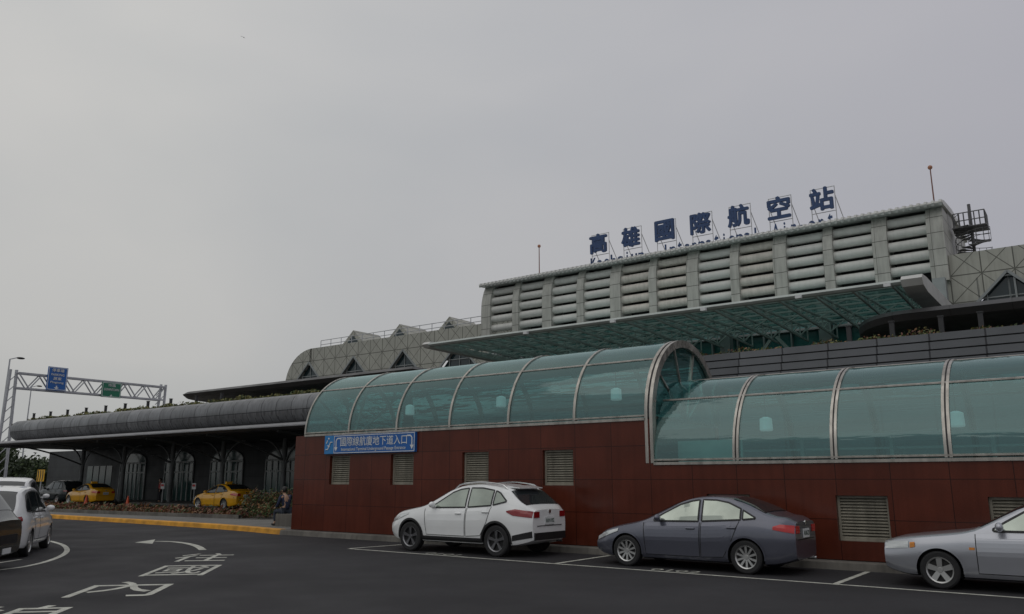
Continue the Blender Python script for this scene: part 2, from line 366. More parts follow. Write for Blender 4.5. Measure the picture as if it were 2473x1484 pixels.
for a, c, e, g in holes:
    b = MB(); t = .05
    b.box(a+.003,a+t,DW+.1,DW+.2,e+.003,g-.003); b.box(c-t,c-.003,DW+.1,DW+.2,e+.003,g-.003); b.box(a+t,c-t,DW+.1,DW+.2,e+.003,e+t); b.box(a+t,c-t,DW+.1,DW+.2,g-t,g-.003)
    wn = b.build('window', shut, E)
    b = MB(); n = 13; hh = (g-e-2*t)/n
    for i in range(n):
        z0 = e+t+i*hh; b.add([(a+t,DW+.11,z0+.002),(c-t,DW+.11,z0+.002),(c-t,DW+.18,z0+hh),(a+t,DW+.18,z0+hh),(a+t,DW+.11,z0+.018),(c-t,DW+.11,z0+.018)], [(0,1,5,4),(4,5,2,3)])
    b.build('louvre', shut, wn)
    MB().box(a+t,c-t,DW+.19,DW+.215,e+t,g-t).build('backing', black, wn)
def arc(zc, r, a0=0, a1=180, n=28): return [(DC-r*math.cos(R(a0+(a1-a0)*i/n)), zc+r*math.sin(R(a0+(a1-a0)*i/n))) for i in range(n+1)]
def arch_rib(sc, zc, wd=.07, dep=.08, foot=None, double=False, name='arch_rib', g=.055, hw=.04):
    b = MB()
    for off in ((-g,g) if double else (0,)):
        ww = hw if double else wd/2
        o = arc(zc, RV+.03); i_ = arc(zc, RV-dep)
        if foot is not None: o = [(o[0][0], foot)]+o; i_ = [(i_[0][0], foot)]+i_
        s0, s1 = sc+off-ww, sc+off+ww
        O0 = [(s0,*p) for p in o]; O1 = [(s1,*p) for p in o]; I0 = [(s0,*p) for p in i_]; I1 = [(s1,*p) for p in i_]
        b.strip(O0, O1); b.strip(I0, I1); b.strip(O0, I0); b.strip(O1, I1)
    if double:
        o = arc(zc, RV+.005); b.strip([(sc-g,*p) for p in o], [(sc+g,*p) for p in o], 1)
    return b.build(name, [steel, darkm], E, smooth=True)
for k in range(6):
    arch_rib(S1-(k+1)*PZ, ZH)
arch_rib(S1, ZH, foot=ZL-.03, double=True, dep=.16, g=.065, hw=.04)
for k in range(1, NL+1): arch_rib(S1+k*PZ, ZL, double=True, dep=.1, g=.042, hw=.026)
def pane(s0, s1, zc, a0, a1):
    p = arc(zc, RV, a0, a1, 10); b = MB(); b.strip([(s0,*q) for q in p], [(s1,*q) for q in p]); return b.build('glass_pane', teal, E, smooth=True)
for k in range(6):
    for a0 in (0,45,90,135): pane(S1-(k+1)*PZ+.036, S1-k*PZ-(.036 if k else .105), ZH, a0+.6, a0+44.4)
for k in range(NL):
    for a0 in (0,45,90,135): pane(S1+k*PZ+(.069 if k else .11), S1+(k+1)*PZ-.069, ZL, a0+.6, a0+44.4)
for (s0, s1, zc) in ((SLEFT, S1-.1, ZH), (S1+.1, SR, ZL)):
    for a0 in (1, 45, 90, 135, 179):
        b = MB(); c = (DC-(RV+.005)*math.cos(R(a0)), zc+(RV+.005)*math.sin(R(a0)))
        b.cyl((s0,*c), (s1,*c), .028, n=6); b.build('glazing_bar', steel, E, smooth=True)
    b = MB(); b.box(s0, s1, DW-.03, DW+.1, zc-.075, zc-.012); b.build('sill', steel, E)
def tymp(sx, zc, zb):
    p = arc(zc, RV-.1); pts = [(sx,*q) for q in p]
    MB().poly([(sx,p[0][0],zb)]+pts+[(sx,p[-1][0],zb)]).build('end_glass', teal, E)
    b = MB()
    for a0 in (36,72,108,144): b.bar((sx+.02,DC,zc-.02), (sx+.02,DC-(RV-.1)*math.cos(R(a0)), zc+(RV-.1)*math.sin(R(a0))), .05)
    b.bar((sx+.02,DC-RV+.1,zc), (sx+.02,DC+RV-.1,zc), .06); b.build('end_mullion', steel, E)
tymp(S1+.01, ZH, ZL); tymp(SLEFT+.02, ZH, ZH-.04)
b = MB()
b.bar((SLEFT+.3,DC+1.3,3.45),(S1-.3,DC+1.3,3.45),.09); b.bar((S1+.3,DC+1.5,2.75),(SR-1,DC+1.5,2.75),.10); b.bar((S1+.3,DC+1.5,2.45),(SR-1,DC+1.5,2.45),.05)
for i in range(14): b.bar((SLEFT+.4+i*2.07,DC+1.35,.3),(SLEFT+.4+i*2.07,DC+1.35,3.4 if i < 6 else 2.7),.06)
b.build('inner_rail', railm, E)
MB().box(S1+.3, S1+1.9, DW+.9, DW+.96, 1.2, 2.62).build('reflection_panel', M('reflection_panel', (.6,.75,.72), .5), E)  # pale panel added behind the glass, standing in for a bright pane reflection
lampm = M('lamp_shade', (.8,.92,.92), .4, emit=.16)
for i, (px, py) in enumerate(((990,990),(1210,970),(1488,952),(1850,1024),(2310,1012))):
    s_, z_ = at_d(px, py, DC-.35)
    ztop = (ZH if px < 1560 else ZL)+RV-.12
    T = thing('pendant_lamp', ['pale cylindrical lamp hanging in the vault, leftmost of five','pale cylindrical lamp hanging in the vault, second from left','pale cylindrical lamp hanging in the vault nearest the step','pale hanging lamp in the lower vault above the grey sedan','pale hanging lamp in the lower vault, rightmost'][i], 'lamp', (s_, DC-.35, z_-.15), 'lamps hanging in the glass vault')
    c = (s_, DC-.35)
    b = MB(); b.lathe([(0.0,z_+.16),(.05,z_+.16),(.14,z_+.12),(.15,z_-.14),(.13,z_-.17),(0,z_-.17)], 20, (c[0],c[1],0)); b.build('lamp_shade', lampm, T, smooth=True)
    b = MB(); b.cyl((*c,z_+.14),(*c,ztop),.012,n=6); b.build('cord', darkm, T)

# blue sign
s0, s1, z0, z1, dd = -21.7*KQ, -17.45*KQ, 2.505, 3.075, DW-.09
T = thing('direction_sign', 'long blue sign with white Chinese and English lettering on the red wall', 'sign', ((s0+s1)/2, dd, z0))
ss = s0+.42
MB().box(s0,ss,dd,DW-.002,z0,z1).build('symbol_panel', signblue2, T)
MB().box(ss+.003,s1,dd,DW-.002,z0,z1).build('panel', signblue, T)
b = MB(); y = dd-.004
for (a,c,e,g) in ((ss+.02,s1-.02,z1-.035,z1-.015),(ss+.02,s1-.02,z0+.015,z0+.035),(ss+.02,ss+.04,z0+.035,z1-.035),(s1-.04,s1-.02,z0+.035,z1-.035)): b.box(a,c,y,dd-.001,e,g)
b.build('border', signwhite, T)
b = MB(); cx = (ss+s1)/2
put_text(b, '國際線航廈地下道入口', (cx,y,z0+.365), (1,0,0), (0,0,1), w=2.85, h=.285, bold=.003, lay=.0006)
put_text(b, 'International Terminal Underground Passage Entrance', (cx,y,z0+.115), (1,0,0), (0,0,1), w=2.75, h=.125, bold=.01, lay=.0006)
b.build('lettering', signwhite, T)
def sarrow(cx, sg):
    b = MB(); pts = [(cx-sg*.12, z1-.1), (cx+sg*.02, z1-.1), (cx+sg*.08, z1-.16), (cx+sg*.08, z0+.2)]
    w_ = .04
    for i in range(3):
        p, q = pts[i], pts[i+1]; dx = q[0]-p[0]; dz = q[1]-p[1]; l = math.hypot(dx, dz); nx, nz = -dz/l*w_/2, dx/l*w_/2
        b.poly([(p[0]+nx,y-i*.0005,p[1]+nz),(q[0]+nx,y-i*.0005,q[1]+nz),(q[0]-nx,y-i*.0005,q[1]-nz),(p[0]-nx,y-i*.0005,p[1]-nz)])
    c = cx+sg*.08; b.poly([(c-.075,y-.002,z0+.2),(c+.075,y-.002,z0+.2),(c,y-.002,z0+.07)]); b.build('arrow', signwhite, T)
sarrow(ss+.2, -1); sarrow(s1-.2, 1)
b = MB(); c0 = s0+.05
for p, q in (((.02,.12),(.12,.12)),((.12,.12),(.24,.34)),((.24,.34),(.32,.34)),((.05,.3),(.1,.4)),((.1,.24),(.2,.2))):
    b.bar((c0+p[0],y,z0+p[1]+.02),(c0+q[0],y,z0+q[1]+.02),.028)
b.sphere((c0+.15,y,z0+.47),.03,6); b.build('pictogram', signwhite, T)

# ------------------------------------------------------------------ elevated deck (arrivals canopy)
K = thing('elevated_deck', 'grey elevated road deck with rounded metal fascia in front of the terminal', 'deck', (-40, 27, 0))
prof = [(27.25,6.15),(26.85,6.1),(26.6,5.95),(26.45,5.7),(26.4,5.4),(26.44,5.1),(26.58,4.86),(26.8,4.7),(27.1,4.6)]
SFL = -67.0
b = MB(); b.extr(prof, SFL, -24, closed=False); b.add([(SFL,*p) for p in prof]+[(SFL,27.6,4.6),(SFL,27.6,6.15)], [tuple(range(11))])
for i in range(66):
    s_ = SFL+.3+i*.64; b.add([(s_,26.38,5.3),(s_+.06,26.38,5.3),(s_+.06,26.33,4.98),(s_,26.33,4.98),(s_,26.5,4.70),(s_+.06,26.5,4.70)], [(0,1,2,3),(3,2,5,4)], 1)
b.build('fascia', [fascm, darkm], K, smooth=True)
MB().extr([(25.7,4.36),(25.7,4.42),(26.0,4.56),(27.3,4.6),(27.3,4.36)], -73, -20).build('awning_lip', M('awning_metal', (.24,.24,.25), .5), K)
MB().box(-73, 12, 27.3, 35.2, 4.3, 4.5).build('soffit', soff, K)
MB().box(SFL-2, 14, 27.25, 43.1, 5.7, 6.02).build('slab', conc, K)
b = MB()
for i in range(6):
    zt = 6.1-i*.28; b.box(-23.9, 12, 26.95-i*.11, 27.3, zt-.22, zt, 0); b.box(-23.9, 12, 27.05-i*.11, 27.29, zt-.28, zt-.221, 1)
b.build('tiered_parapet', [fascr, darkm], K)
MB().box(-23.9, 12, 26.62, 27.29, 0.2, 4.4).build('lower_wall', fascr, K)
# arrivals hall facade
DA = 35.2
H = thing('arrivals_hall', 'dim arrivals hall front with glass doors under the deck', 'building', (-50, DA, .15))
doors = [at_d(x, 1160, DA)[0] for x in (320,432,547,686)]; pit = (doors[3]-doors[0])/3
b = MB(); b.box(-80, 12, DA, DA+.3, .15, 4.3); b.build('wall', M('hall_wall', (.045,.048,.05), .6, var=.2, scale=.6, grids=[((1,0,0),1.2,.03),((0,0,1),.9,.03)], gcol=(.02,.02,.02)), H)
for dc in doors:
    wd = 1.95; b = MB(); b.box(dc-wd, dc+wd, DA-.06, DA-.003, .16, 3.0)
    dr = b.build('door', doorglass, H)
    b = MB()
    for x in (-wd,-wd*.66,-wd*.33,0,wd*.33,wd*.66,wd): b.box(dc+x-.04, dc+x+.04, DA-.12, DA-.061, .16, 3.1)
    b.box(dc-wd, dc+wd, DA-.13, DA-.062, 2.25, 2.36); b.box(dc-wd, dc+wd, DA-.13, DA-.062, 3.0, 3.12)
    b.build('door_frame', frame_m, dr)
    n = 14; pts = [(dc-wd*math.cos(math.pi*i/n), DA-.05, 3.13+.75*math.sin(math.pi*i/n)) for i in range(n+1)]
    MB().poly(pts).build('fanlight', doorglass, dr)
    b = MB()
    for i in range(n): b.bar(pts[i], pts[i+1], .07)
    b.build('arch_trim', colsteel, dr)
for i in range(4):
    MB().box(-72.4+i*1.1-.0, -71.5+i*1.1, DA-.03, DA-.002, 1.2, 2.9).build('window', doorglass, H)
cols = [doors[0]-pit/2, doors[0]+pit/2, doors[1]+pit/2, doors[2]+pit/2, doors[3]+pit/2, doors[3]+1.5*pit]
for i, c in enumerate(cols):
    T = thing('steel_column', 'grey column with curved brackets between the arrivals doors, number %s from left' % ['one','two','three','four','five','six'][i], 'column', (c, 32.6, .15), 'columns under the deck')
    MB().cyl((c,32.6,.15),(c,32.6,4.3),.16,n=12).build('shaft', colsteel, T, smooth=True)
    for sg in (-1, 1):
        b = MB(); n = 10; pts = [(c+sg*(.1+2.4*(1-math.cos(R(90*k/n)))), 32.6, 2.3+2.0*math.sin(R(90*k/n))) for k in range(n+1)]
        for k in range(n): b.bar(pts[k], pts[k+1], .09)
        b.build('curved_bracket', colsteel, T)
    b = MB()
    for k in range(8):
        b.bar((c,32.6-k*.7-.0,2.9+1.35*math.sin(R(90*k/8))),(c,32.6-(k+1)*.7,2.9+1.35*math.sin(R(90*(k+1)/8))),.11)
    b.build('cantilever_arm', colsteel, T)

# deck plants + posts
def leaves(b, n, fn, size, mis=(0,)):
    for _ in range(n):
        c = Vector(fn()); a = Vector((random.gauss(0,1), random.gauss(0,1), random.gauss(0,1))).normalized(); u = a.orthogonal().normalized(); v = a.cross(u); q = size*random.uniform(.6, 1.4)
        b.add([c-u*q*.5, c+v*q*.3, c+u*q*.7, c-v*q*.3], [(0,1,2,3)], random.choice(mis))
def bumpy(s): return .5+.5*math.sin(s*1.7)*math.sin(s*.63+1)+.3*math.sin(s*4.1)
b = MB()
def fn():
    s_ = random.uniform(SFL+.5,-24); return (s_, random.uniform(27.3,27.9), 6.1+random.random()*(.12+.20*max(0,bumpy(s_))))
leaves(b, 6500, fn, .13, (0,0,1)); tag(b.build('planting', [leafy, leafg]), 'straggly yellow green planting along the left top of the deck', 'plants', kind='stuff')
b = MB()
def fn():
    s_ = random.uniform(-22,8); return (s_, random.uniform(27.3,28.0), 6.08+random.random()*(.05+.24*max(0,bumpy(s_))))
leaves(b, 4200, fn, .10, (0,0,1,2,3,3)); tag(b.build('planting', [leafy, leafr, leafo, leafg]), 'reddish and orange planting along the deck right of the vault', 'plants', kind='stuff')
postpx = [82,122,163,208,255,302,357,412,474,535]
words = 'one two three four five six seven eight nine ten eleven twelve thirteen fourteen'.split()
P0 = None
for i, px in enumerate(postpx):
    s_, z_ = at_d(px, 1004-(px-82)*.085, 28.3)
    lb = 'short dark post on the deck edge, number %s from the left end' % words[i]
    if P0 is None:
        P0 = thing('deck_post', lb, 'post', (s_, 28.3, 6.02), 'short posts along the deck edge')
        MB().box(s_-.07, s_+.07, 28.23, 28.37, 6.02, 6.82).build('shaft', darkm, P0); MB().box(s_-.09, s_+.09, 28.21, 28.39, 6.82, 6.86).build('cap', darkm, P0)
    else: dup(P0, W(s_, 28.3, 6.02), label=lb)
for i, px in enumerate((2050,2155,2275,2372)):
    s_, z_ = at_d(px, 800, 28.3); dup(P0, W(s_, 28.3, 6.02), label='short dark post on the right deck, number %s from the vault' % words[i])

# ------------------------------------------------------------------ terminal building
B = thing('terminal_building', 'pale clad airport terminal with louvred block and triangular windows', 'building', (-20, 43, 6))
DT = 43.0; ZT = 12.5; ZA = 11.35; ZB = 8.65; HP = 2.72
ap = [-52.9+5.44*i for i in range(5)]
b = MB()
def zig(aps, sl_, sr_):
    for a in aps:
        l, r = max(a-HP, sl_), min(a+HP, sr_)
        zl = ZB if l == a-HP else ZA-(a-l); zr = ZB if r == a+HP else ZA-(r-a)
        b.poly([(l,DT,zl),(a,DT,ZA),(a,DT,ZT),(l,DT,ZT)]); b.poly([(a,DT,ZA),(r,DT,zr),(r,DT,ZT),(a,DT,ZT)])
n = 10
zig(ap, -52.6, -31)
arcp = [(-52.6-3.3*math.sin(R(90*i/n)), DT, ZT-2.9+2.9*math.cos(R(90*i/n))) for i in range(n+1)]
lo = [(p[0], DT, max(ZB, ZA-(-52.9-p[0])) if p[0] < -52.9 else ZA-(p[0]+52.9)) for p in arcp]
b.strip(arcp, lo)
b.strip([(-31,DT,ZT)]+arcp, [(-31,DT+12,ZT)]+[(p[0],DT+12,p[2]) for p in arcp])
b.build('wall', panelw, B)
b = MB(); apr = [-2.75+5.44*i for i in range(3)]; zig(apr, -5.6, 12); b.poly([(-5.6,DT,ZT),(12,DT,ZT),(12,DT+12,ZT),(-5.6,DT+12,ZT)]); b.build('wall', panelw, B)
for a in ap+apr:
    b = MB(); b.poly([(a-HP,DT+.25,ZB-.2),(a+HP,DT+.25,ZB-.2),(a,DT+.25,ZA)]); wn = b.build('triangular_window', darkglass, B)
    b = MB(); b.bar((a-HP,DT-.02,ZB),(a,DT-.02,ZA),.12); b.bar((a,DT-.02,ZA),(a+HP,DT-.02,ZB),.12)
    for x in (-1,0,1): b.bar((a+x*.95,DT+.2,ZB-.2),(a+x*.95,DT+.2,ZA-abs(x)*.95-.05),.06)
    for z_ in (9.3,10.2): b.bar((a-(ZA-z_),DT+.2,z_),(a+(ZA-z_),DT+.2,z_),.06)
    b.build('frame', greysteel, wn)
MB().box(-55.9, 12, DT+.3, DT+.5, 6.02, 8.6).build('curtain_wall', wallglass, B)
for px, py in ((853,798),(965,783),(1085,765)):
    s_, z_ = at_d(px, py, 45); h = z_-ZT
    b = MB(); b.add([(s_-h*1.15,45,ZT),(s_+h*1.15,45,ZT),(s_,45,z_),(s_-h*1.15,48,ZT),(s_+h*1.15,48,ZT),(s_,48,z_)], [(0,1,2),(3,5,4),(0,2,5,3),(1,4,5,2)]); g = b.build('gable_skylight', panelw, B)
    MB().poly([(s_-h*.8,44.98,ZT+.02),(s_+h*.8,44.98,ZT+.02),(s_,44.98,z_-h*.28)]).build('glazing', darkglass, g)
def railing(p, q, n, name, mat, par, h=.9):
    b = MB(); p = Vector(p); q = Vector(q)
    for i in range(n+1):
        c = p.lerp(q, i/n); b.cyl(c, c+Vector((0,0,h)), .03, n=6)
    for k in (.45, 1): b.cyl(p+Vector((0,0,h*k)), q+Vector((0,0,h*k)), .028, n=6)
    return b.build(name, mat, par)
railing((-52,DT+.4,ZT),(-34.5,DT+.4,ZT),14,'railing',galv,B,.65); railing((-1.2,DT+1,ZT),(12,DT+1,ZT),9,'railing',galv,B)
# louvred block
NB = 11; L0 = -33.8; LP = 2.573
def rp(z): return 42.75+(0 if z < 13.4 else .16*(z-13.4)**2)
zs = [11.2,12.0,12.8,13.4,13.9,14.3,14.7,15.05]
for i in range(NB+1):
    wd = .36 if i % 2 == 0 else .25
    if i in (0, NB): wd = .38
    c = L0+LP*i; b = MB(); prof = [(rp(z)-.12, z) for z in zs]+[(44.6,15.05),(44.6,11.2)]
    b.extr(prof, c-wd, c+wd); b.build('rib', panelr, B, smooth=True, angle=30)
for i in range(NB):
    a = L0+LP*i+.2; c = a+LP-.4; b = MB()
    for k in range(5):
        z_ = 12.03+k*.655; b.cyl((a,rp(z_)+.28,z_),(c,rp(z_)+.28,z_),.25,n=20)
    lv = b.build('louvre_bank', rust if i in (4,5,7) else louv, B, smooth=True)
MB().box(L0-.3, L0+NB*LP+.3, 44.1, 44.5, 11.2, 15.0).build('backing', black, B)
MB().box(L0-.37, L0+NB*LP+.385, 44.61, 51, 11.0, 15.3).build('block_body', panelg, B)
b = MB(); prof = [(42.52,15.02),(42.45,15.1),(42.5,15.2),(43.5,15.40),(45.5,15.6),(48,15.62),(51.2,15.4),(51.2,15.15),(46,15.32),(43.5,15.1)]
b.extr(prof, L0-.42, L0+NB*LP+.5); roof = b.build('roof', roofm, B)
b = MB(); s_ = L0-.4
while s_ < L0+NB*LP+.42:
    b.extr([(42.44,14.96),(42.36,15.1),(42.44,15.25),(43.5,15.47),(45.5,15.66),(45.5,15.58),(43.5,15.38),(42.5,15.05)], s_, s_+.12); s_ += .33
b.build('roof_seam', roofm, roof)
# front canopy
C0, C1, DF, DK, ZC = -30.2, -5.6, 33.0, 41.6, 9.2
Cn = thing('glass_canopy', 'wide steel truss canopy with green glass above the terminal front', 'canopy', (C0, DF, 6.02))
b = MB(); b.extr([(DF-.12,ZC),(DF-.05,ZC+.1),(DF+.35,ZC+.15),(DF+.4,ZC-.05),(DF,ZC-.08)], C0, C1); b.build('front_beam', truss_m, Cn)
b = MB(); b.extr([(DF-.2,ZC+.05),(DF,ZC-.2),(DF+.9,ZC-.32),(DK,ZC-.3),(DK,ZC+.3),(DF+.9,ZC+.28),(DF,ZC+.22)], C1, C1+.75); b.build('end_beam', roofm, Cn)
b = MB(); b.extr([(DF-.1,ZC+.05),(DF+.1,ZC-.12),(DK,ZC-.2),(DK,ZC+.2),(DF+.1,ZC+.2)], C0-.5, C0); b.build('end_beam', roofm, Cn)
b = MB(); b.poly([(C0,DF+.4,ZC+.16),(C1,DF+.4,ZC+.16),(C1,DK+1.2,ZC+.5),(C0,DK+1.2,ZC+.5)]); b.build('glass_roof', canopyglass, Cn)
nf = 17
for i in range(nf):
    s_ = C0+.4+(C1-C0-.8)*i/(nf-1); b = MB(); m = 7
    top = [(s_, DF+.4+(DK+.8-DF-.4)*k/m, ZC+.1+.3*k/m) for k in range(m+1)]; bot = [(s_, t[1], t[2]-.12-.62*k/m) for k, t in enumerate(top)]
    b.bar(top[0], top[-1], .09); b.bar(bot[0], bot[-1], .09)
    for k in range(m): b.bar(bot[k], top[k+1], .055); b.bar(bot[k+1], top[k+1], .055)
    b.build('truss', truss_m, Cn)
for k in range(6):
    d_ = DF+1.2+k*1.4; z_ = ZC+.1+.3*(d_-DF-.4)/(DK+.4-DF); b = MB(); b.bar((C0,d_,z_),(C1,d_,z_),.08)
    if k % 2 == 1:
        for i in range(nf-1):
            a = C0+.4+(C1-C0-.8)*i/(nf-1); c = C0+.4+(C1-C0-.8)*(i+1)/(nf-1); zb = z_-.12-.5*k/6
            b.bar((a,d_,zb),((a+c)/2,d_,z_),.055); b.bar(((a+c)/2,d_,z_),(c,d_,zb),.055)
    b.build('purlin', truss_m, Cn)
for px in (1270,1480,1700,1932,2150):
    s_, _ = at_d(px, 760, DF-.2); MB().box(s_-.12, s_+.12, DF-.3, DF-.13, ZC-.16, ZC-.02).build('floodlight', signwhite, Cn)
for i in range(8):
    s_ = -32.5+i*5.4
    MB().box(s_-.28,s_+.28,41.9,42.4,6.02,11.2).build('column', greysteel, B)
    b = MB(); b.bar((s_+.2,42.1,6.3),(s_+2.6,42.1,9.2),.16); b.bar((s_+5.2,42.1,6.3),(s_+2.8,42.1,9.2),.16); b.build('brace', truss_m, B)
for z_ in (7.0,8.3,9.6): MB().box(-34,12,42.95,43.28,z_-.06,z_+.06).build('transom', greysteel, B)
b = MB()
for z_ in (6.05,11.15): b.box(-34.1,9.6,43.01,43.27,z_-.03,z_+.03)
for i in range(30): b.box(-34+i*1.5-.04,-34+i*1.5+.04,43.0,43.28,6.02,11.2)
b.build('mullion', greysteel, B)
MB().box(-34.2,-5.0,43.3,44.4,8.6,11.19).build('upper_glazing', wallglass, B)
def wing(s0, s1, tip, name_lab):
    T = thing('canopy_wing', name_lab, 'canopy', ((s0+s1)/2, 36, 6.02))
    d0, d1, z = 33.0, 41.5, 7.95
    pts = []
    n = 10
    if tip == 'l':
        pts = [(s1,d0),(s1,d1),(s0-1.5,d1)]+[(s0-1.5+ (1-math.cos(R(90*i/n)))*3-.0, d1-1-(d1-1-d0)*math.sin(R(90*i/n))) for i in range(n+1)]
    else:
        pts = [(s1,d1),(s1,d0)]+[(s0+2.5-2.5*math.sin(R(90*i/n)), d0+5*(1-math.cos(R(90*i/n)))) for i in range(n+1)]+[(s0,d1)]
    cx = sum(p[0] for p in pts)/len(pts); cy = sum(p[1] for p in pts)/len(pts)
    m = len(pts); q = [(cx+(p[0]-cx)*.985, cy+(p[1]-cy)*.9) for p in pts]
    b = MB(); vs = [(p[0],p[1],z) for p in pts]+[(p[0],p[1],z-.22) for p in q]+[(p[0],p[1],z+.2) for p in q]
    b.add(vs, [(i,(i+1)%m,m+(i+1)%m,m+i) for i in range(m)]+[(i,2*m+i,2*m+(i+1)%m,(i+1)%m) for i in range(m)]+[tuple(range(m,2*m)), tuple(range(2*m,3*m))])
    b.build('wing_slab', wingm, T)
    s_ = s0+2
    while s_ < s1: MB().cyl((s_,39,6.02),(s_,39,7.75),.14,n=10).build('support_post', greysteel, T); s_ += 5
wing(-56, -31.5, 'l', 'dark flat canopy wing jutting left below the triangular windows')
wing(-8.2, 12, 'r', 'dark flat canopy wing at right above the planted deck')

# roof characters
RD = 46.0
chs = '高雄國際航空站'; nm = ['first','second','third','fourth','fifth','sixth','last']
for i, ch in enumerate(chs):
    c = -26.45+i*2.49; z0 = 16.95; h = 1.40
    T = thing('roof_character', 'large blue roof character %s, %s from the left' % (ch, nm[i]), 'sign letter', (c, RD, 15.6), 'blue characters on the terminal roof')
    b = MB(); put_text(b, ch, (c,RD-.1,z0+h/2), (1,0,0), (0,0,1), w=1.38, h=h, bold=.032, depth=.12, lay=.004); b.build('character', bluel, T)
    b = MB()
    for x in (-.68,.68):
        b.bar((c+x,RD+.12,15.62),(c+x,RD+.12,z0+h+.06),.035); b.bar((c+x,RD+.12,z0+.9),(c+x+.35,RD+1.4,15.6),.035)
    for z_ in (z0-.04, z0+h+.04): b.bar((c-.68,RD+.12,z_),(c+.68,RD+.12,z_),.035)
    b.build('support_frame', whitem, T)
xa = at_d(1430,630,RD)[0]; xb = at_d(2020,530,RD)[0]
L_ = xb-xa
segs = [('Kaohsiung',0,.29),('International',.335,.73),('Airport',.775,1.0)]
for wd_, a, c in segs:
    s0 = xa+L_*a; s1 = xa+L_*c
    T = thing('roof_word', 'row of small blue roof letters reading '+wd_, 'sign letters', ((s0+s1)/2, RD-.2, 15.6), 'small blue letters below the characters')
    n = len(wd_)
    for k, ch in enumerate(wd_):
        cc = s0+(k+.5)*(s1-s0)/n; b = MB(); tall = ch in 'KhtlIAid'
        hh = .84 if tall else .62; wl = .1 if ch in 'ilI' else (.28 if ch in 'rt' else .42); zb = 15.80-(.14 if ch in 'gp' else 0)
        put_text(b, ch, (cc,RD-.25,zb+hh/2), (1,0,0), (0,0,1), w=wl, h=hh, bold=.012, depth=.04, lay=.004); b.build('letter', bluel, T)
    b = MB(); b.bar((s0,RD-.15,15.95),(s1,RD-.15,15.95),.05); b.bar((s0,RD-.15,15.6),(s0,RD-.15,15.95),.05); b.bar((s1,RD-.15,15.6),(s1,RD-.15,15.95),.05); b.build('rail', whitem, T)
for px, yt, yb, dd, lb in ((1302,595,655,45.5,'thin rooftop rod with orange ball at the left end of the louvred block'), (2246,405,490,45.5,'thin rooftop rod with orange ball at the right end of the louvred block')):
    s_, zt = at_d(px, yt, dd)
    T = thing('lightning_rod', lb, 'rod', (s_, dd, 15.6)); MB().cyl((s_,dd,15.6),(s_,dd,zt),.04,.03,n=8).build('rod', M('rod_paint', (.20,.09,.07), .6), T)
    MB().sphere((s_,dd,zt),.12,8).build('ball', M('rod_ball', (.38,.17,.10), .5), T, smooth=True)
# spiral stair
sx, dx_ = -4.2, 45.6
stm = M('stair_paint', (.10,.10,.105), .5)
T = thing('spiral_staircase', 'dark spiral staircase at the right end of the louvred block', 'staircase', (sx, dx_, ZT))
MB().cyl((sx,dx_,ZT),(sx,dx_,15.7),.08,n=10).build('post', stm, T)
b = MB(); b2 = MB(); n = 24; prev = None; RR = .8
for i in range(n):
    t0 = R(i*26); t1 = R(i*26+28); z_ = ZT+.05+i*1.9/n
    b.add([(sx,dx_,z_),(sx+RR*math.cos(t0),dx_+RR*math.sin(t0),z_),(sx+RR*math.cos(t1),dx_+RR*math.sin(t1),z_),(sx,dx_,z_+.04),(sx+RR*math.cos(t0),dx_+RR*math.sin(t0),z_+.04),(sx+RR*math.cos(t1),dx_+RR*math.sin(t1),z_+.04)], [(0,1,2),(3,5,4),(0,3,4,1),(1,4,5,2),(2,5,3,0)])
    p = Vector((sx+RR*math.cos(t0),dx_+RR*math.sin(t0),z_)); b2.cyl(p, p+Vector((0,0,.7)), .012, n=5)
    if prev is not None:
        for hh in (.35,.7): b2.cyl(prev+Vector((0,0,hh)), p+Vector((0,0,hh)), .017, n=5)
    prev = p
b.build('tread', stm, T); b2.build('handrail', stm, T)
b = MB(); b.box(-5.0,-3.45,44.9,46.2,14.32,14.37); b.build('landing', stm, T)
railing((-4.9,44.95,14.36),(-3.5,44.95,14.36),6,'landing_rail',stm,T,.75); railing((-3.5,44.95,14.36),(-3.5,46.15,14.36),4,'landing_rail',stm,T,.75)

# ------------------------------------------------------------------ gantry
GS = -84.
d0, zt0 = at_s(42, 897, GS); d1, zt1 = at_s(394, 940, GS); zt = (zt0+zt1)/2; zb_ = zt-1.45
G = thing('sign_gantry', 'grey lattice truss sign gantry spanning the road at left', 'gantry', (GS, d0, 0))
b = MB(); n = 14
for o_ in (-.4,.4):
    b.bar((GS+o_,d0,zt),(GS+o_,d1,zt),.16); b.bar((GS+o_,d0,zb_),(GS+o_,d1,zb_),.16)
    for k in range(n):
        a = d0+(d1-d0)*k/n; c = d0+(d1-d0)*(k+1)/n
        b.bar((GS+o_,a,zb_ if k%2 else zt),(GS+o_,c,zt if k%2 else zb_),.1)
for k in range(n+1): a = d0+(d1-d0)*k/n; b.bar((GS-.4,a,zt),(GS+.4,a,zt),.08)
b.build('truss', galv, G)
for dd in (d0, d1):
    b = MB()
    for o_ in (-.55,.55): b.cyl((GS,dd+o_*.5-.35*(dd==d0)*1,zt+.3),(GS,dd+o_-.35,0),.14,n=8)
    for k in range(12): z_ = k*zt/12; b.bar((GS,dd-.75+.0,z_),(GS,dd+.1,z_+zt/12),.07)
    b.build('column', galv, G)
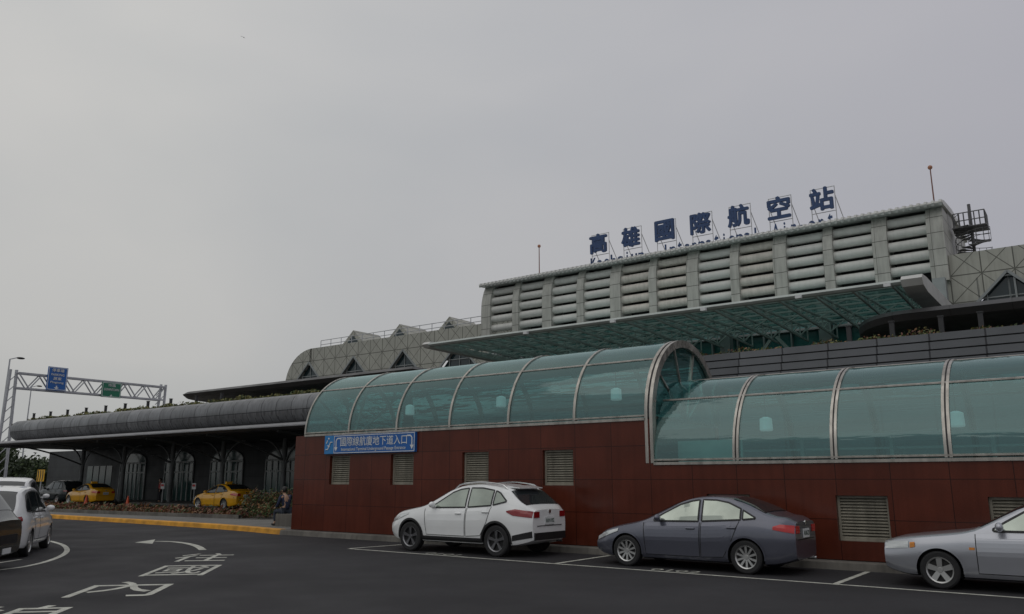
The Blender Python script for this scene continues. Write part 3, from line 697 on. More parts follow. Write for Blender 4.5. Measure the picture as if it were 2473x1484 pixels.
def gsign(px0, px1, py0, py1, mat, lines, label):
    s_ = GS+.7; da, za = at_s(px0, py0, s_); dc, _ = at_s(px1, py0, s_); _, zc = at_s((px0+px1)/2, py1, s_)
    T = thing('overhead_sign', label, 'sign', (s_, (da+dc)/2, zc)); MB().box(s_-.1, s_, da, dc, zc, za).build('panel', mat, T)
    b = MB(); x = s_+.012; w_ = dc-da; h = za-zc
    for (a,c,e,g) in ((da+.05,dc-.05,za-.1,za-.05),(da+.05,dc-.05,zc+.05,zc+.1),(da+.05,da+.1,zc+.1,za-.1),(dc-.1,dc-.05,zc+.1,za-.1)): b.box(s_+.002,x,a,c,e,g)
    b.build('border', signwhite, T)
    b = MB()
    for st, fy, fw, fh in lines: put_text(b, st, (x,(da+dc)/2,zc+h*fy), (0,1,0), (0,0,1), w=w_*fw, h=h*fh, bold=.012, lay=.004)
    b.build('lettering', signwhite, T)
    b = MB(); c = (da+dc)/2; ah = h*.2; b.poly([(x,c-ah*.55,zc+ah*.62),(x,c+ah*.55,zc+ah*.62),(x,c,zc+ah*.1+.06)]); b.poly([(x,c-ah*.15,zc+ah*.62),(x,c+ah*.15,zc+ah*.62),(x,c+ah*.15,zc+ah),(x,c-ah*.15,zc+ah)]); b.build('arrow', signwhite, T)
    b = MB(); b.bar((s_-.15,da+w_*.25,zc+.3),(s_-.15,da+w_*.25,za-.2),.1); b.bar((s_-.15,da+w_*.75,zc+.3),(s_-.15,da+w_*.75,za-.2),.1); b.build('bracket', galv, T)
gsign(118,166,885,944, signblue, [('停車場',.86,.62,.15),('PARKING',.67,.66,.1),('屏東',.5,.42,.14),('Pingtung',.33,.66,.11)], 'blue overhead parking sign with white down arrow on the gantry')
gsign(248,295,922,961, signgreen, [('市區',.8,.4,.2),('DOWNTOWN',.52,.76,.16)], 'green overhead downtown sign with white down arrow on the gantry')
def lamp_post(s_, d_, zt, arm, label):
    T = thing('street_lamp', label, 'street lamp', (s_, d_, 0), 'street lamps beyond the deck')
    MB().cyl((s_,d_,0),(s_,d_,zt),.13,.07,n=10).build('pole', galv, T)
    b = MB(); b.cyl((s_,d_,zt),(s_,d_+arm,zt+.25),.05,n=6); b.build('arm', galv, T)
    b = MB(); b.sphere((s_,d_+arm+.3,zt+.22),.42,8,sc=(.5,1,.28)); b.build('lamp_head', darkm, T, smooth=True)
d_, z_ = at_s(24, 868, -90); lamp_post(-90, d_, z_, .7, 'tall grey street lamp left of the sign gantry')
d_, z_ = at_s(76, 935, -130); lamp_post(-130, d_, z_, .8, 'thin distant street lamp seen below the gantry truss')

# ------------------------------------------------------------------ yellow chevron sign, cones, stands
d_ = 21.; s_, z_ = at_d(101, 1149, d_)
T = thing('chevron_sign', 'small yellow and black striped marker sign on a post', 'sign', (s_, d_, .15))
MB().cyl((s_,d_,.15),(s_,d_,z_+.2),.035,n=8).build('post', galv, T)
MB().box(s_-.42,s_+.42,d_-.07,d_-.04,z_-.32,z_+.32).build('panel', signyel, T)
b = MB()
for k in range(3):
    x = s_-.36+k*.27; b.poly([(x,d_-.075,z_+.29),(x+.12,d_-.075,z_+.29),(x+.17,d_-.075,z_),(x+.05,d_-.075,z_)]); b.poly([(x+.05,d_-.075,z_),(x+.17,d_-.075,z_),(x+.12,d_-.075,z_-.29),(x,d_-.075,z_-.29)])
b.build('stripe', black, T)
orange = M('cone_orange', (.6,.09,.03), .5)
for px, py, lb in ((307,1226,'orange traffic cone in front of the left doors'), (207,1222,'orange traffic cone beside the farther yellow taxi')):
    s_, d_ = at_z(px, py, 0)
    T = thing('traffic_cone', lb, 'traffic cone', (s_, d_, 0), 'traffic cones by the taxi lane')
    MB().box(s_-.2,s_+.2,d_-.2,d_+.2,.001,.05).build('base', black, T)
    MB().lathe([(.15,.05),(.03,.72),(0,.72)],16,(s_,d_,0)).build('cone_body', orange, T, smooth=True)
    MB().lathe([(.107,.26),(.075,.45)],16,(s_,d_,0)).build('reflective_band', signwhite, T, smooth=True)
for px, lb in ((392,'small white notice stand beside the person in red'), (468,'small white notice stand behind the nearer taxi')):
    s_, _ = at_d(px, 1200, 31.4)
    T = thing('notice_stand', lb, 'sign', (s_, 31.4, .15), 'notice stands by the doors')
    MB().cyl((s_,31.4,.15),(s_,31.4,1.1),.03,n=8).build('post', galv, T); MB().lathe([(0,.15),(.2,.15),(.2,.18),(0,.2)],14,(s_,31.4,0)).build('base', darkm, T)
    MB().box(s_-.22,s_+.22,31.34,31.37,1.1,1.5).build('panel', signwhite, T); MB().box(s_-.16,s_+.16,31.33,31.339,1.28,1.42).build('red_mark', M('sign_red', (.5,.03,.03), .5), T)

# hedge and bush
b = MB()
def hd(s_): return 19.5+ .9*max(0, (s_+42)/12)**1.5 if s_ > -42 else 19.5
def fn():
    s_ = random.uniform(-62,-29.3); return (s_, hd(s_)+random.random()*1.6, .17+random.random()*(.22+.22*max(0,bumpy(s_*2))))
leaves(b, 9000, fn, .13, (0,0,1,2)); tag(b.build('hedge', [leafr, leafg, leafo]), 'low reddish ground planting behind the yellow kerb', 'hedge', kind='stuff')
b = MB(); ss_ = [-62+i*1.1 for i in range(31)]; f_ = [(s_, hd(s_)-.12) for s_ in ss_]
b.strip([(s_,d_,.15) for s_, d_ in f_], [(s_,d_,.3) for s_, d_ in f_]); b.strip([(s_,d_,.3) for s_, d_ in f_], [(s_,d_+.15,.3) for s_, d_ in f_]); b.strip([(s_,d_+.15,.3) for s_, d_ in f_], [(s_,d_+.15,.16) for s_, d_ in f_])
struct(b.build('kerb', conc))
b = MB(); b.poly([(-62,19.65,.158),(-29,20.6,.158),(-29,23.1,.158),(-62,23.1,.158)]); struct(b.build('soil', soil))
def bush(s_, d_, r, h, label, n=4200):
    T = thing('bush', label, 'bush', (s_, d_, .15))
    b = MB()
    for k in range(7):
        a = random.uniform(0, 6.28); b.cyl((s_,d_,.15),(s_+.6*r*math.cos(a),d_+.6*r*math.sin(a),.15+h*.7),.025,.008,n=5)
    b.build('stem', bark, T); b = MB(); cl = [(random.gauss(0,.5)*r, random.gauss(0,.45)*r, random.uniform(.25,.85)*h) for _ in range(20)]
    def fn():
        c = random.choice(cl); return (s_+c[0]+random.gauss(0,.17*r), d_+c[1]+random.gauss(0,.17*r), max(.17, .15+c[2]+random.gauss(0,.11*h)))
    leaves(b, n, fn, .085, (0,0,0,1,2)); b.build('foliage', [leafg, leafr, leafo], T)
s_, d_ = at_z(643, 1252, .15); bush(s_, d_, 1.0, 1.25, 'bushy shrub with orange red tips beside the seated person')

# ------------------------------------------------------------------ trees far left
leafdk = M('leaf_dark', (.03,.05,.018), .6, var=.4)
def tree(s_, d_, h, r, label):
    T = thing('tree', label, 'tree', (s_, d_, 0), 'trees beyond the far end of the deck')
    b = MB(); b.cyl((s_,d_,0),(s_,d_,h*.45),.2,.12,n=8); tips = []
    for k in range(9):
        a = k*2.4; z0 = h*random.uniform(.3,.45); tp = (s_+r*.7*math.cos(a), d_+r*.7*math.sin(a), h*random.uniform(.45,.9)); b.cyl((s_,d_,z0),tp,.07,.02,n=5); tips.append(tp)
    b.build('trunk', bark, T); b = MB(); cl = tips+[(s_+random.gauss(0,.4)*r, d_+random.gauss(0,.4)*r, h*random.uniform(.3,.95)) for _ in range(12)]
    def fn():
        c = random.choice(cl); return (c[0]+random.gauss(0,.2*r), c[1]+random.gauss(0,.2*r), c[2]+random.gauss(0,.08*h))
    leaves(b, 3200, fn, .32, (0,0,1)); b.build('crown', [leafdk, leafg], T)
for px, s_, h, r, lb in ((10,-92,4.2,2.6,'dark green tree at the left edge under the deck lip'),(55,-100,3.9,2.4,'dark green tree just behind the chevron sign'),(-40,-88,5,2.8,'dark tree at the extreme left behind the white SUV'),(100,-112,4.2,2.6,'small tree farthest along beyond the hall'),(128,-96,3.6,2.2,'low dark tree against the end of the arrivals hall')):
    d_, z_ = at_s(px, 1150, s_); tree(s_, d_, h, r, lb)

# ------------------------------------------------------------------ cars
carglass = M('car_glass', (.40,.44,.39), .06, metal=.75, var=.22, scale=1.6)
carglassd = M('dark_car_glass', (.02,.025,.028), .05, var=.1, spec=.9)
tyre_m = M('tyre', (.018,.018,.019), .8, var=.2, bump=.2)
rim_m = M('alloy', (.55,.55,.54), .3, metal=.8, var=.08)
rimd_m = M('dark_alloy', (.22,.22,.23), .3, metal=.8, var=.08)
chrome = M('chrome', (.7,.7,.7), .12, metal=1)
redl = M('tail_red', (.24,.006,.010), .12, spec=.8)
redb = M('tail_bright_red', (.48,.012,.012), .12, spec=.8)
clearl = M('lamp_clear', (.6,.62,.62), .1, metal=.4)
amber = M('amber', (.6,.22,.03), .2)
platem = M('plate_white', (.72,.74,.74), .4); platet = M('plate_text', (.03,.08,.05), .5)
seamm = M('seam', (.006,.006,.006), .7)
def paint(name, col, metal=0., rough=.25, coat=.8): return M(name, col, rough, metal=metal, var=.05, scale=1.5, coat=coat)
def ip(keys, x): return float(np.interp(x, [k[0] for k in keys], [k[1] for k in keys]))
def make_car(name, label, cat, sp, pm, s_, d_, rot, scale=1., group=None, dark_glass=False, z=0.):
    L = sp['L']; Wd = sp['W']; cl = sp['cl']; r = sp['r']; T0, B0 = sp['top'], sp['belt']
    root = thing(name, label, cat, (s_, d_, z), group, rot, local=True); root.scale = (scale,)*3
    glass = carglassd if dark_glass else carglass; tlm = sp.get('tlm', redl)
    gx = np.linspace(0, L, 400); gt = np.array([ip(T0, x) for x in gx]); ker = np.ones(19)/19
    gp = np.concatenate([np.full(9, gt[0]), gt, np.full(9, gt[-1])]); gt = np.convolve(gp, ker, 'valid')
    gp = np.concatenate([np.full(9, gt[0]), gt, np.full(9, gt[-1])]); gt = np.convolve(gp, ker, 'valid')
    gbt = np.array([ip(B0, x) for x in gx]); gp = np.concatenate([np.full(9, gbt[0]), gbt, np.full(9, gbt[-1])]); gbt = np.convolve(gp, ker, 'valid')
    ff = sp.get('fw', .30)
    def top(x): return float(np.interp(x, gx, gt))
    def wid(x):
        ef, er = x, L-x
        k = 1-ff*max(0, 1-ef/1.0)**2.6-.26*max(0, 1-er/.7)**2.8
        return Wd*k
    def sec(x):
        Tt = top(x); zb = cl+.10*max(0, 1-x/.45)**2+.12*max(0, 1-(L-x)/.55)**2; zt = min(float(np.interp(x, gx, gbt)), Tt-.045); w_ = wid(x)
        k = min(1., max(0., (Tt-zt-.05)/.42)); Ee = .925-.20*k; H_ = zt-zb; ze = Tt-.05-.02*k
        pts = [(0,zb),(w_*.78,zb),(w_*.93,zb+.03),(w_*.975,zb+.10),(w_*.985,zb+H_*.30),(w_*1.0,zb+H_*.52),(w_*1.0,zb+H_*.66),(w_*.992,zb+H_*.74),(w_*.975,zb+H_*.90),(w_*.925,zt)]
        for q in (.2,.4,.6,.8): pts.append((w_*(.925+(Ee-.925)*(q**1.25)), zt+(ze-zt)*q))
        pts += [(w_*Ee, ze),(w_*Ee*.93, ze+(Tt-ze)*.5),(w_*Ee*.7, Tt-(Tt-ze)*.18),(w_*Ee*.35, Tt-.004),(0,Tt)]
        return pts
    X = lambda x: L/2-x
    def sy(x, zz):
        p = sec(x)[2:15]; return float(np.interp(zz, [q[1] for q in p], [q[0] for q in p]))
    def tz(x, y):
        p = sec(x)[14:]; p = p[::-1]; return float(np.interp(abs(y), [q[0] for q in p], [q[1] for q in p]))
    ns = 64; xs = [L*(t-.86*math.sin(2*math.pi*t)/(2*math.pi)) for t in np.linspace(0,1,ns)]
    b = MB(); rings = []
    for x in xs:
        p = sec(x); ring = [(X(x), y, zz) for y, zz in p]+[(X(x), -y, zz) for y, zz in p[-2:0:-1]]; rings.append(ring)
    m = len(rings[0]); vs = [v for rg in rings for v in rg]
    fs = [(i*m+j, i*m+(j+1)%m, (i+1)*m+(j+1)%m, (i+1)*m+j) for i in range(ns-1) for j in range(m)]
    fs += [tuple(range(m)), tuple(range((ns-1)*m, ns*m))]
    b.add(vs, fs); body = b.build('body', [pm, black], root, smooth=True, angle=28)
    cut = MB()
    for wx in sp['wx']:
        for sg in (-1, 1): cut.cyl((X(wx), sg*(Wd-.30), r), (X(wx), sg*(Wd+.2), r), r+.055, n=32, mi=1)
    co_ = cut.build('cutter', [pm, black], root); bpy.context.view_layer.update()
    md = body.modifiers.new('b', 'BOOLEAN'); md.object = co_; md.operation = 'DIFFERENCE'; md.solver = 'EXACT'
    try: md.material_mode = 'INDEX'
    except Exception: pass
    dg = bpy.context.evaluated_depsgraph_get(); nm_ = bpy.data.meshes.new_from_object(body.evaluated_get(dg))
    body.modifiers.clear(); body.data = nm_; bpy.data.objects.remove(co_); nm_.set_sharp_from_angle(angle=R(28))
    def side(b, lo, hi, off, sg, nz=4, mi=0, n=14):
        xa_ = lo[0][0]; xb_ = lo[-1][0]; xs_ = sorted(set(list(np.linspace(xa_, xb_, n))+[p[0] for p in lo+hi if xa_ <= p[0] <= xb_]))
        rows = [[(X(x), sg*(sy(x, zl+(zh-zl)*k/nz)+off), zl+(zh-zl)*k/nz) for x in xs_ for zl, zh in ((ip(lo, x), ip(hi, x)),)] for k in range(nz+1)]
        for k in range(nz): b.strip(rows[k], rows[k+1], mi)
    def seam(b, pts, sg, wd=.012, off=.005, mi=0):
        P = []
        for i in range(len(pts)-1):
            n = 8
            for k in range(n+(i == len(pts)-2)): t = k/n; P.append((pts[i][0]+(pts[i+1][0]-pts[i][0])*t, pts[i][1]+(pts[i+1][1]-pts[i][1])*t))
        a, c = [], []
        for i, p in enumerate(P):
            q0 = P[max(0,i-1)]; q1 = P[min(len(P)-1,i+1)]; tx, tz_ = q1[0]-q0[0], q1[1]-q0[1]; l = math.hypot(tx, tz_) or 1; nx, nz = -tz_/l*wd/2, tx/l*wd/2
            a.append((X(p[0]+nx), sg*(sy(p[0]+nx, p[1]+nz)+off), p[1]+nz)); c.append((X(p[0]-nx), sg*(sy(p[0]-nx, p[1]-nz)+off), p[1]-nz))
        b.strip(a, c, mi)
    for sg in (1, -1):
        for lo, hi in sp['win']:
            b = MB(); side(b, lo, hi, .010, sg, mi=0); wn = b.build('side_window', glass, root, smooth=True)
            b = MB(); seam(b, list(lo)+list(hi[::-1])+[lo[0]], sg, .032, .012); b.build('window_trim', black, wn)
        for dlo, dhi, hx, hz in sp['door']:
            b = MB(); side(b, dlo, dhi, .004, sg, nz=9); dr = b.build('door', pm, root, smooth=True)
            b = MB(); seam(b, [dhi[0], dlo[0]]+dlo[1:]+[dhi[-1]], sg, .012, .007); b.build('seam', seamm, dr)
            b = MB(); y_ = sg*(sy(hx, hz)+.02); b.cyl((X(hx-.09),y_,hz),(X(hx+.09),y_,hz),.018,n=8); b.build('handle', pm, dr, smooth=True)
        for wx in sp['wx']:
            b = MB(); aa, cc = [], []
            for k in range(25):
                t = R(-8+196*k/24); q = []
                for rr in (r+.045, r+.05+sp.get('lip',.03)):
                    x = wx-rr*math.cos(t); zz = max(cl+.02, r+rr*math.sin(t)); q.append((X(x), sg*(sy(min(max(x,0.02),L-.02), zz)+.012), zz))
                aa.append(q[0]); cc.append(q[1])
            b.strip(aa, cc); b.build('wheel_arch', black if sp.get('clad') else pm, root, smooth=True)
        if sp.get('clad'):
            b = MB(); side(b, [(sp['wx'][0]+r+.08,cl+.045),(sp['wx'][1]-r-.08,cl+.045)], [(sp['wx'][0]+r+.08,cl+.15),(sp['wx'][1]-r-.08,cl+.15)], .009, sg); b.build('sill_trim', black, root)
            b = MB(); side(b, [(sp['wx'][1]+r+.1,cl+.12),(L-.01,cl+.2)], [(sp['wx'][1]+r+.1,cl+.24),(L-.01,cl+.34)], .009, sg); b.build('bumper_trim', black, root)
        lo, hi = sp['tail']; b = MB(); side(b, lo, hi, .012, sg, n=20); b.build('tail_light', tlm, root, smooth=True)
        lo, hi = sp['head']; b = MB(); side(b, lo, hi, .012, sg, n=20); b.build('headlight', clearl, root, smooth=True)
        if sp.get('marker'):
            b = MB(); side(b, [(1.30,.64),(1.38,.64)], [(1.30,.68),(1.38,.68)], .012, sg); b.build('side_marker', amber, root)
            b = MB(); side(b, [(.42,.63),(.5,.65)], [(.42,.72),(.5,.73)], .013, sg); b.build('side_marker', amber, root)
        mxx, mz = sp['mirror']; y_ = sy(mxx, mz)
        b = MB(); b.sphere((X(mxx), sg*(y_+.13), mz+.06), .1, 8, sc=(.62,1.05,.72)); b.cyl((X(mxx),sg*(y_-.01),mz),(X(mxx),sg*(y_+.09),mz+.03),.03,n=6); b.build('mirror', sp.get('mirror_mat', pm), root, smooth=True)
    for nm2, (xa_, xb_) in (('windshield', sp['ws']), ('rear_window', sp['rw'])):
        b = MB(); rows = []
        for x in np.linspace(xa_, xb_, 14):
            e = sec(x)[14][0]*.9; rows.append([(X(x), e*k/6, tz(x, e*k/6)+.012) for k in range(-6, 7)])
        for i in range(13): b.strip(rows[i], rows[i+1])
        b.build(nm2, carglassd, root, smooth=True)
    xr = X(L)-.006; pz = sp['plate']
    b = MB(); b.box(xr-.012, xr, -.19, .19, pz-.085, pz+.085); pl = b.build('number_plate', platem, root)
    b = MB(); put_text(b, sp['plt'], (xr-.0135,0,pz), (0,-1,0), (0,0,1), w=.33, h=.09, bold=.012, lay=.0005); b.build('plate_text', platet, pl)
    b = MB(); b.box(xr-.006, xr+.002, -.5, .5, pz-.12, pz-.105); b.build('tailgate_seam', seamm, root)
    for sg in (-1, 1):
        z0_, z1_ = sp['tailz']; w_ = wid(L)
        b = MB(); b.box(xr-.008, xr+.002, min(sg*w_*.62,sg*w_*.94), max(sg*w_*.62,sg*w_*.94), z0_, z1_); b.build('tail_light', tlm, root)
    if sp.get('clad'):
        b = MB(); b.box(xr-.03, xr+.004, -.62, .62, cl+.14, cl+.3); b.build('bumper_trim', black, root)
    b = MB(); b.cyl((xr-.012,0,pz+.2),(xr,0,pz+.2),.045,n=14); b.build('badge', chrome, root)
    b = MB(); b.cyl((xr+.15,.5*-1,cl+.09),(xr-.03,.5*-1,cl+.09),.035,n=10); b.build('exhaust', chrome, root)
    b = MB(); b.box(X(0)-.004, X(0)+.012, -.45, .45, .42*sp.get('hs',1), .56*sp.get('hs',1)); b.build('grille', black, root)
    b = MB(); b.box(X(0)-.004, X(0)+.014, -.19, .19, .30, .40); b.build('number_plate', platem, root)
    if sp.get('rails'):
        for sg in (-1, 1):
            b = MB(); P = []
            for k in range(13):
                x = 2.05+1.6*k/12; e = sec(x)[14][0]*.93; P.append(Vector((X(x), sg*e, tz(x, e)+(.055 if 0 < k < 12 else .0))))
            for k in range(12): b.cyl(P[k], P[k+1], .018, n=6)
            b.build('roof_rail', chrome, root, smooth=True)
        xq = sp['rw'][0]-.22; zq = top(xq)
        b = MB(); b.add([(X(xq),-.52,zq+.02),(X(xq),.52,zq+.02),(X(xq+.34),.46,zq-.03),(X(xq+.34),-.46,zq-.03),(X(xq),-.52,zq-.03),(X(xq),.52,zq-.03),(X(xq+.34),.46,zq-.05),(X(xq+.34),-.46,zq-.05)], [(0,1,2,3),(4,7,6,5),(0,3,7,4),(1,5,6,2),(2,6,7,3),(0,4,5,1)]); b.build('spoiler', pm, root)
    if sp.get('taxi'):
        b = MB(); zz = top(2.6); b.box(X(2.6)-.07, X(2.6)+.07, -.2, .2, zz-.01, zz+.13); b.build('roof_sign', signyel, root)
    def wheel(x, sg):
        w_ = .105
        h = MB(); h.lathe([(0,-.06),(r*.66,-.06),(r*.66,.03),(0,.03)],28,axis='y')
        ho = h.build('wheel', black, root)
        t = MB(); t.lathe([(r*.64,-w_),(r*.9,-w_),(r*.985,-w_*.8),(r,-w_*.5),(r,w_*.5),(r*.985,w_*.8),(r*.9,w_),(r*.68,w_*.95),(r*.64,w_*.7)],40,axis='y'); t.build('tyre', tyre_m, ho, smooth=True)
        q = MB(); q.lathe([(r*.60,.0),(r*.62,w_*.8),(r*.68,w_*.97),(r*.70,w_*.9)],40,axis='y')
        q.lathe([(0,.085),(r*.13,.085),(r*.17,.06),(r*.17,.0)],20,axis='y')
        ns_ = sp['spk']
        for k in range(ns_):
            a = 2*math.pi*k/ns_+.3
            for (da) in ((0,) if not sp.get('twin') else (-.09,.09)):
                wa = sp.get('sw', .035); u = (math.cos(a+da), math.sin(a+da)); v = (-u[1], u[0]); ro = r*.66; ri = r*.1
                P = [(u[0]*ri+v[0]*wa*.8,.075,u[1]*ri+v[1]*wa*.8),(u[0]*ri-v[0]*wa*.8,.075,u[1]*ri-v[1]*wa*.8),(u[0]*ro-v[0]*wa,.085,u[1]*ro-v[1]*wa),(u[0]*ro+v[0]*wa,.085,u[1]*ro+v[1]*wa)]
                Q = [(p[0],p[1]-.035,p[2]) for p in P]; q.add(P+Q, [(0,1,2,3),(0,4,5,1),(1,5,6,2),(2,6,7,3),(3,7,4,0)])
        q.build('rim', sp.get('rim', rim_m), ho, smooth=True)
        ho.location = (X(x), sg*(Wd-.115), r)
        if sg < 0: ho.rotation_euler = (0, 0, math.pi)
    for wx in sp['wx']:
        for sg in (1, -1): wheel(wx, sg)
    return root
suv = dict(L=4.38, W=.905, cl=.24, r=.35, wx=(.83,3.50), clad=True, lip=.045, rails=True, spk=5, twin=True, sw=.02, rim=rimd_m, hs=1.15, fw=.26,
  top=[(0,.74),(.05,.84),(.3,.95),(.7,1.02),(1.12,1.09),(1.28,1.14),(1.95,1.50),(2.3,1.60),(2.85,1.64),(3.32,1.60),(3.70,1.53),(4.08,1.22),(4.26,1.13),(4.34,1.08),(4.38,.98)],
  belt=[(0,.66),(.5,.88),(1.2,1.0),(2.5,1.04),(3.6,1.13),(4.1,1.1),(4.38,.95)],
  win=[([(1.50,1.05),(2.55,1.075)], [(1.50,1.08),(1.72,1.21),(2.05,1.41),(2.3,1.485),(2.55,1.515)]),
       ([(2.63,1.08),(3.32,1.13)], [(2.63,1.52),(2.97,1.52),(3.32,1.47)]),
       ([(3.38,1.14),(3.74,1.22)], [(3.38,1.46),(3.52,1.41),(3.74,1.24)])],
  door=[([(1.38,.42),(2.57,.42)],[(1.28,1.02),(2.59,1.055)],2.38,.93), ([(2.60,.42),(3.04,.45),(3.23,.75)],[(2.62,1.055),(3.07,1.08),(3.34,1.10)],3.19,.98)],
  tail=([(3.80,.99),(3.97,.92),(4.37,.87)],[(3.80,1.02),(4.02,1.06),(4.37,1.01)]), tailz=(.87,1.0), head=([(.03,.66),(.35,.75),(.75,.88)],[(.03,.74),(.35,.87),(.75,.92)]),
  mirror=(1.60,1.06), ws=(1.34,2.07), rw=(3.76,4.20), plate=.80, plt='RAM-9182')
sed = dict(L=4.42, W=.88, cl=.18, r=.322, wx=(.86,3.495), spk=10, sw=.022, tlm=redb,
  top=[(0,.56),(.06,.66),(.25,.76),(.63,.86),(1.08,.945),(1.28,1.0),(2.03,1.37),(2.33,1.46),(2.73,1.50),(3.13,1.47),(3.53,1.35),(3.9,1.17),(4.05,1.12),(4.32,1.10),(4.38,1.06),(4.42,.93)],
  belt=[(0,.5),(.45,.74),(1.13,.89),(2.43,.94),(3.53,1.0),(4.1,1.0),(4.42,.88)],
  win=[([(1.51,.96),(2.51,.975)],[(1.51,.99),(1.73,1.12),(2.08,1.30),(2.33,1.37),(2.51,1.40)]), ([(2.59,.98),(3.40,1.03)],[(2.59,1.405),(2.88,1.40),(3.13,1.355),(3.40,1.24)]), ([(3.45,1.035),(3.70,1.06)],[(3.45,1.215),(3.70,1.08)])],
  door=[([(1.33,.28),(2.53,.28)],[(1.27,.92),(2.55,.955)],2.35,.83), ([(2.56,.28),(3.03,.3),(3.21,.6)],[(2.58,.955),(3.03,.985),(3.38,1.0)],3.23,.87)],
  tail=([(4.05,.86),(4.41,.79)],[(4.05,.92),(4.18,.96),(4.41,.94)]), tailz=(.79,.93), head=([(.02,.50),(.3,.60),(.65,.72)],[(.02,.58),(.3,.70),(.65,.78)]),
  mirror=(1.65,.97), ws=(1.33,2.08), rw=(3.2,3.88), plate=.78, plt='4518-ZS')
old = dict(sed); old.update(spk=5, sw=.045, r=.30, wx=(.84,3.45), L=4.4, fw=.16, marker=True,
  top=[(0,.68),(.03,.76),(.3,.81),(.7,.86),(1.2,.92),(1.40,.97),(2.05,1.33),(2.3,1.40),(2.8,1.42),(3.2,1.39),(3.6,1.22),(3.85,1.06),(4.3,1.02),(4.36,.98),(4.4,.88)],
  win=[([(1.66,.94),(2.55,.945)],[(1.66,.97),(1.85,1.09),(2.1,1.24),(2.3,1.30),(2.55,1.33)]), ([(2.63,.945),(3.4,.97)],[(2.63,1.33),(2.95,1.32),(3.15,1.26),(3.4,1.12)])],
  belt=[(0,.62),(.5,.78),(1.2,.87),(2.5,.90),(3.6,.94),(4.2,.93),(4.4,.85)],
  door=[([(1.40,.28),(2.56,.28)],[(1.40,.885),(2.58,.915)],2.4,.8), ([(2.6,.28),(3.0,.3),(3.18,.6)],[(2.61,.915),(3.0,.92),(3.35,.92)],3.2,.83)],
  tail=([(4.05,.78),(4.39,.76)],[(4.05,.89),(4.39,.88)]), tailz=(.76,.87), head=([(.02,.60),(.40,.63)],[(.02,.72),(.40,.74)]), rw=(3.3,3.82), plt='3608-QD', hs=1.0, mirror=(1.76,.95), ws=(1.46,2.1))
mpv = dict(suv); mpv.update(rails=False, clad=False, lip=.03, spk=7, twin=False, sw=.03, rim=rim_m, L=4.5, wx=(.85,3.55), r=.32, cl=.2,
  top=[(0,.72),(.06,.82),(.4,.95),(.95,1.08),(1.15,1.15),(1.85,1.56),(2.2,1.66),(2.9,1.70),(3.7,1.66),(4.1,1.58),(4.35,1.15),(4.45,1.02),(4.5,.9)],
  win=[([(1.45,1.03),(2.5,1.04)],[(1.45,1.08),(1.7,1.26),(2.0,1.44),(2.2,1.51),(2.5,1.55)]), ([(2.58,1.04),(3.5,1.06)],[(2.58,1.555),(3.0,1.56),(3.5,1.53)]), ([(3.58,1.07),(4.0,1.1)],[(3.58,1.52),(3.8,1.46),(4.0,1.2)])],
  door=[([(1.35,.36),(2.52,.36)],[(1.28,.99),(2.54,1.01)],2.3,.9), ([(2.55,.36),(3.05,.38),(3.2,.65)],[(2.57,1.01),(3.1,1.03),(3.45,1.04)],3.2,.92)],
  belt=[(0,.64),(.5,.86),(1.2,.99),(2.5,1.0),(3.6,1.03),(4.3,1.02),(4.5,.88)],
  tail=([(4.3,.87),(4.49,.85)],[(4.3,.98),(4.49,.96)]), tailz=(.84,.88), head=([(.03,.62),(.35,.72),(.75,.86)],[(.03,.70),(.35,.84),(.75,.89)]), rw=(4.05,4.38), plate=.72, plt='AGK-5536', mirror=(1.6,1.04), ws=(1.2,1.95))
van = dict(mpv); van.update(plt='8862-KM', top=[(0,.86),(.06,.96),(.16,1.03),(.5,1.50),(.72,1.64),(1.1,1.72),(4.2,1.74),(4.4,1.65),(4.5,1.2)],
  belt=[(0,.78),(.2,.93),(.6,1.0),(4.3,1.02),(4.5,.98)], ws=(.2,.62), wx=(.95,3.5), mirror=(.62,1.08),
  win=[([(.78,1.03),(1.75,1.04)],[(.78,1.36),(1.0,1.54),(1.75,1.58)]), ([(1.83,1.04),(3.0,1.05)],[(1.83,1.58),(3.0,1.59)]), ([(3.08,1.05),(4.2,1.06)],[(3.08,1.59),(4.2,1.58)])],
  door=[([(1.36,.36),(1.8,.36)],[(1.36,1.01),(1.8,1.02)],1.6,.9), ([(1.83,.36),(3.0,.38)],[(1.83,1.02),(3.0,1.03)],2.0,.92)], head=([(.02,.62),(.25,.68)],[(.02,.72),(.25,.78)]))
PI = math.pi
white = paint('white_paint', (.80,.81,.81)); grey = paint('grey_blue_paint', (.12,.125,.16), .55, .28); silver = paint('silver_paint', (.42,.43,.47), .6, .3)
yel = paint('taxi_yellow', (.72,.36,.01)); darkp = paint('dark_paint', (.010,.016,.018), coat=.25)
make_car('parked_car', 'white coupe style SUV with roof rails parked by the red wall', 'car', suv, white, -12.75, 14.85+.9, PI)
make_car('parked_car', 'dark grey blue sedan parked between white SUV and silver car', 'car', sed, grey, -6.85, 14.88+.85, PI, .945)
make_car('parked_car', 'silver sedan cut by the right edge of the photo', 'car', old, silver, -1.07, 14.75+.87, PI, .98)
s_, d_ = at_z(508, 1231); txs = dict(sed); txs['taxi'] = True
make_car('taxi', 'yellow taxi waiting under the deck nearest the shrub', 'taxi', txs, yel, s_, d_+.85, PI, 1, 'yellow taxis under the deck', True)
s_, d_ = at_z(186, 1219)
make_car('taxi', 'yellow taxi waiting farther along the deck near the left doors', 'taxi', txs, yel, s_, d_+.85, PI, 1, 'yellow taxis under the deck', True)
s_, d_ = at_z(105, 1216); make_car('parked_car', 'dark car beyond the farther yellow taxi', 'car', mpv, darkp, s_, d_+1.2, PI, 1, None, True)
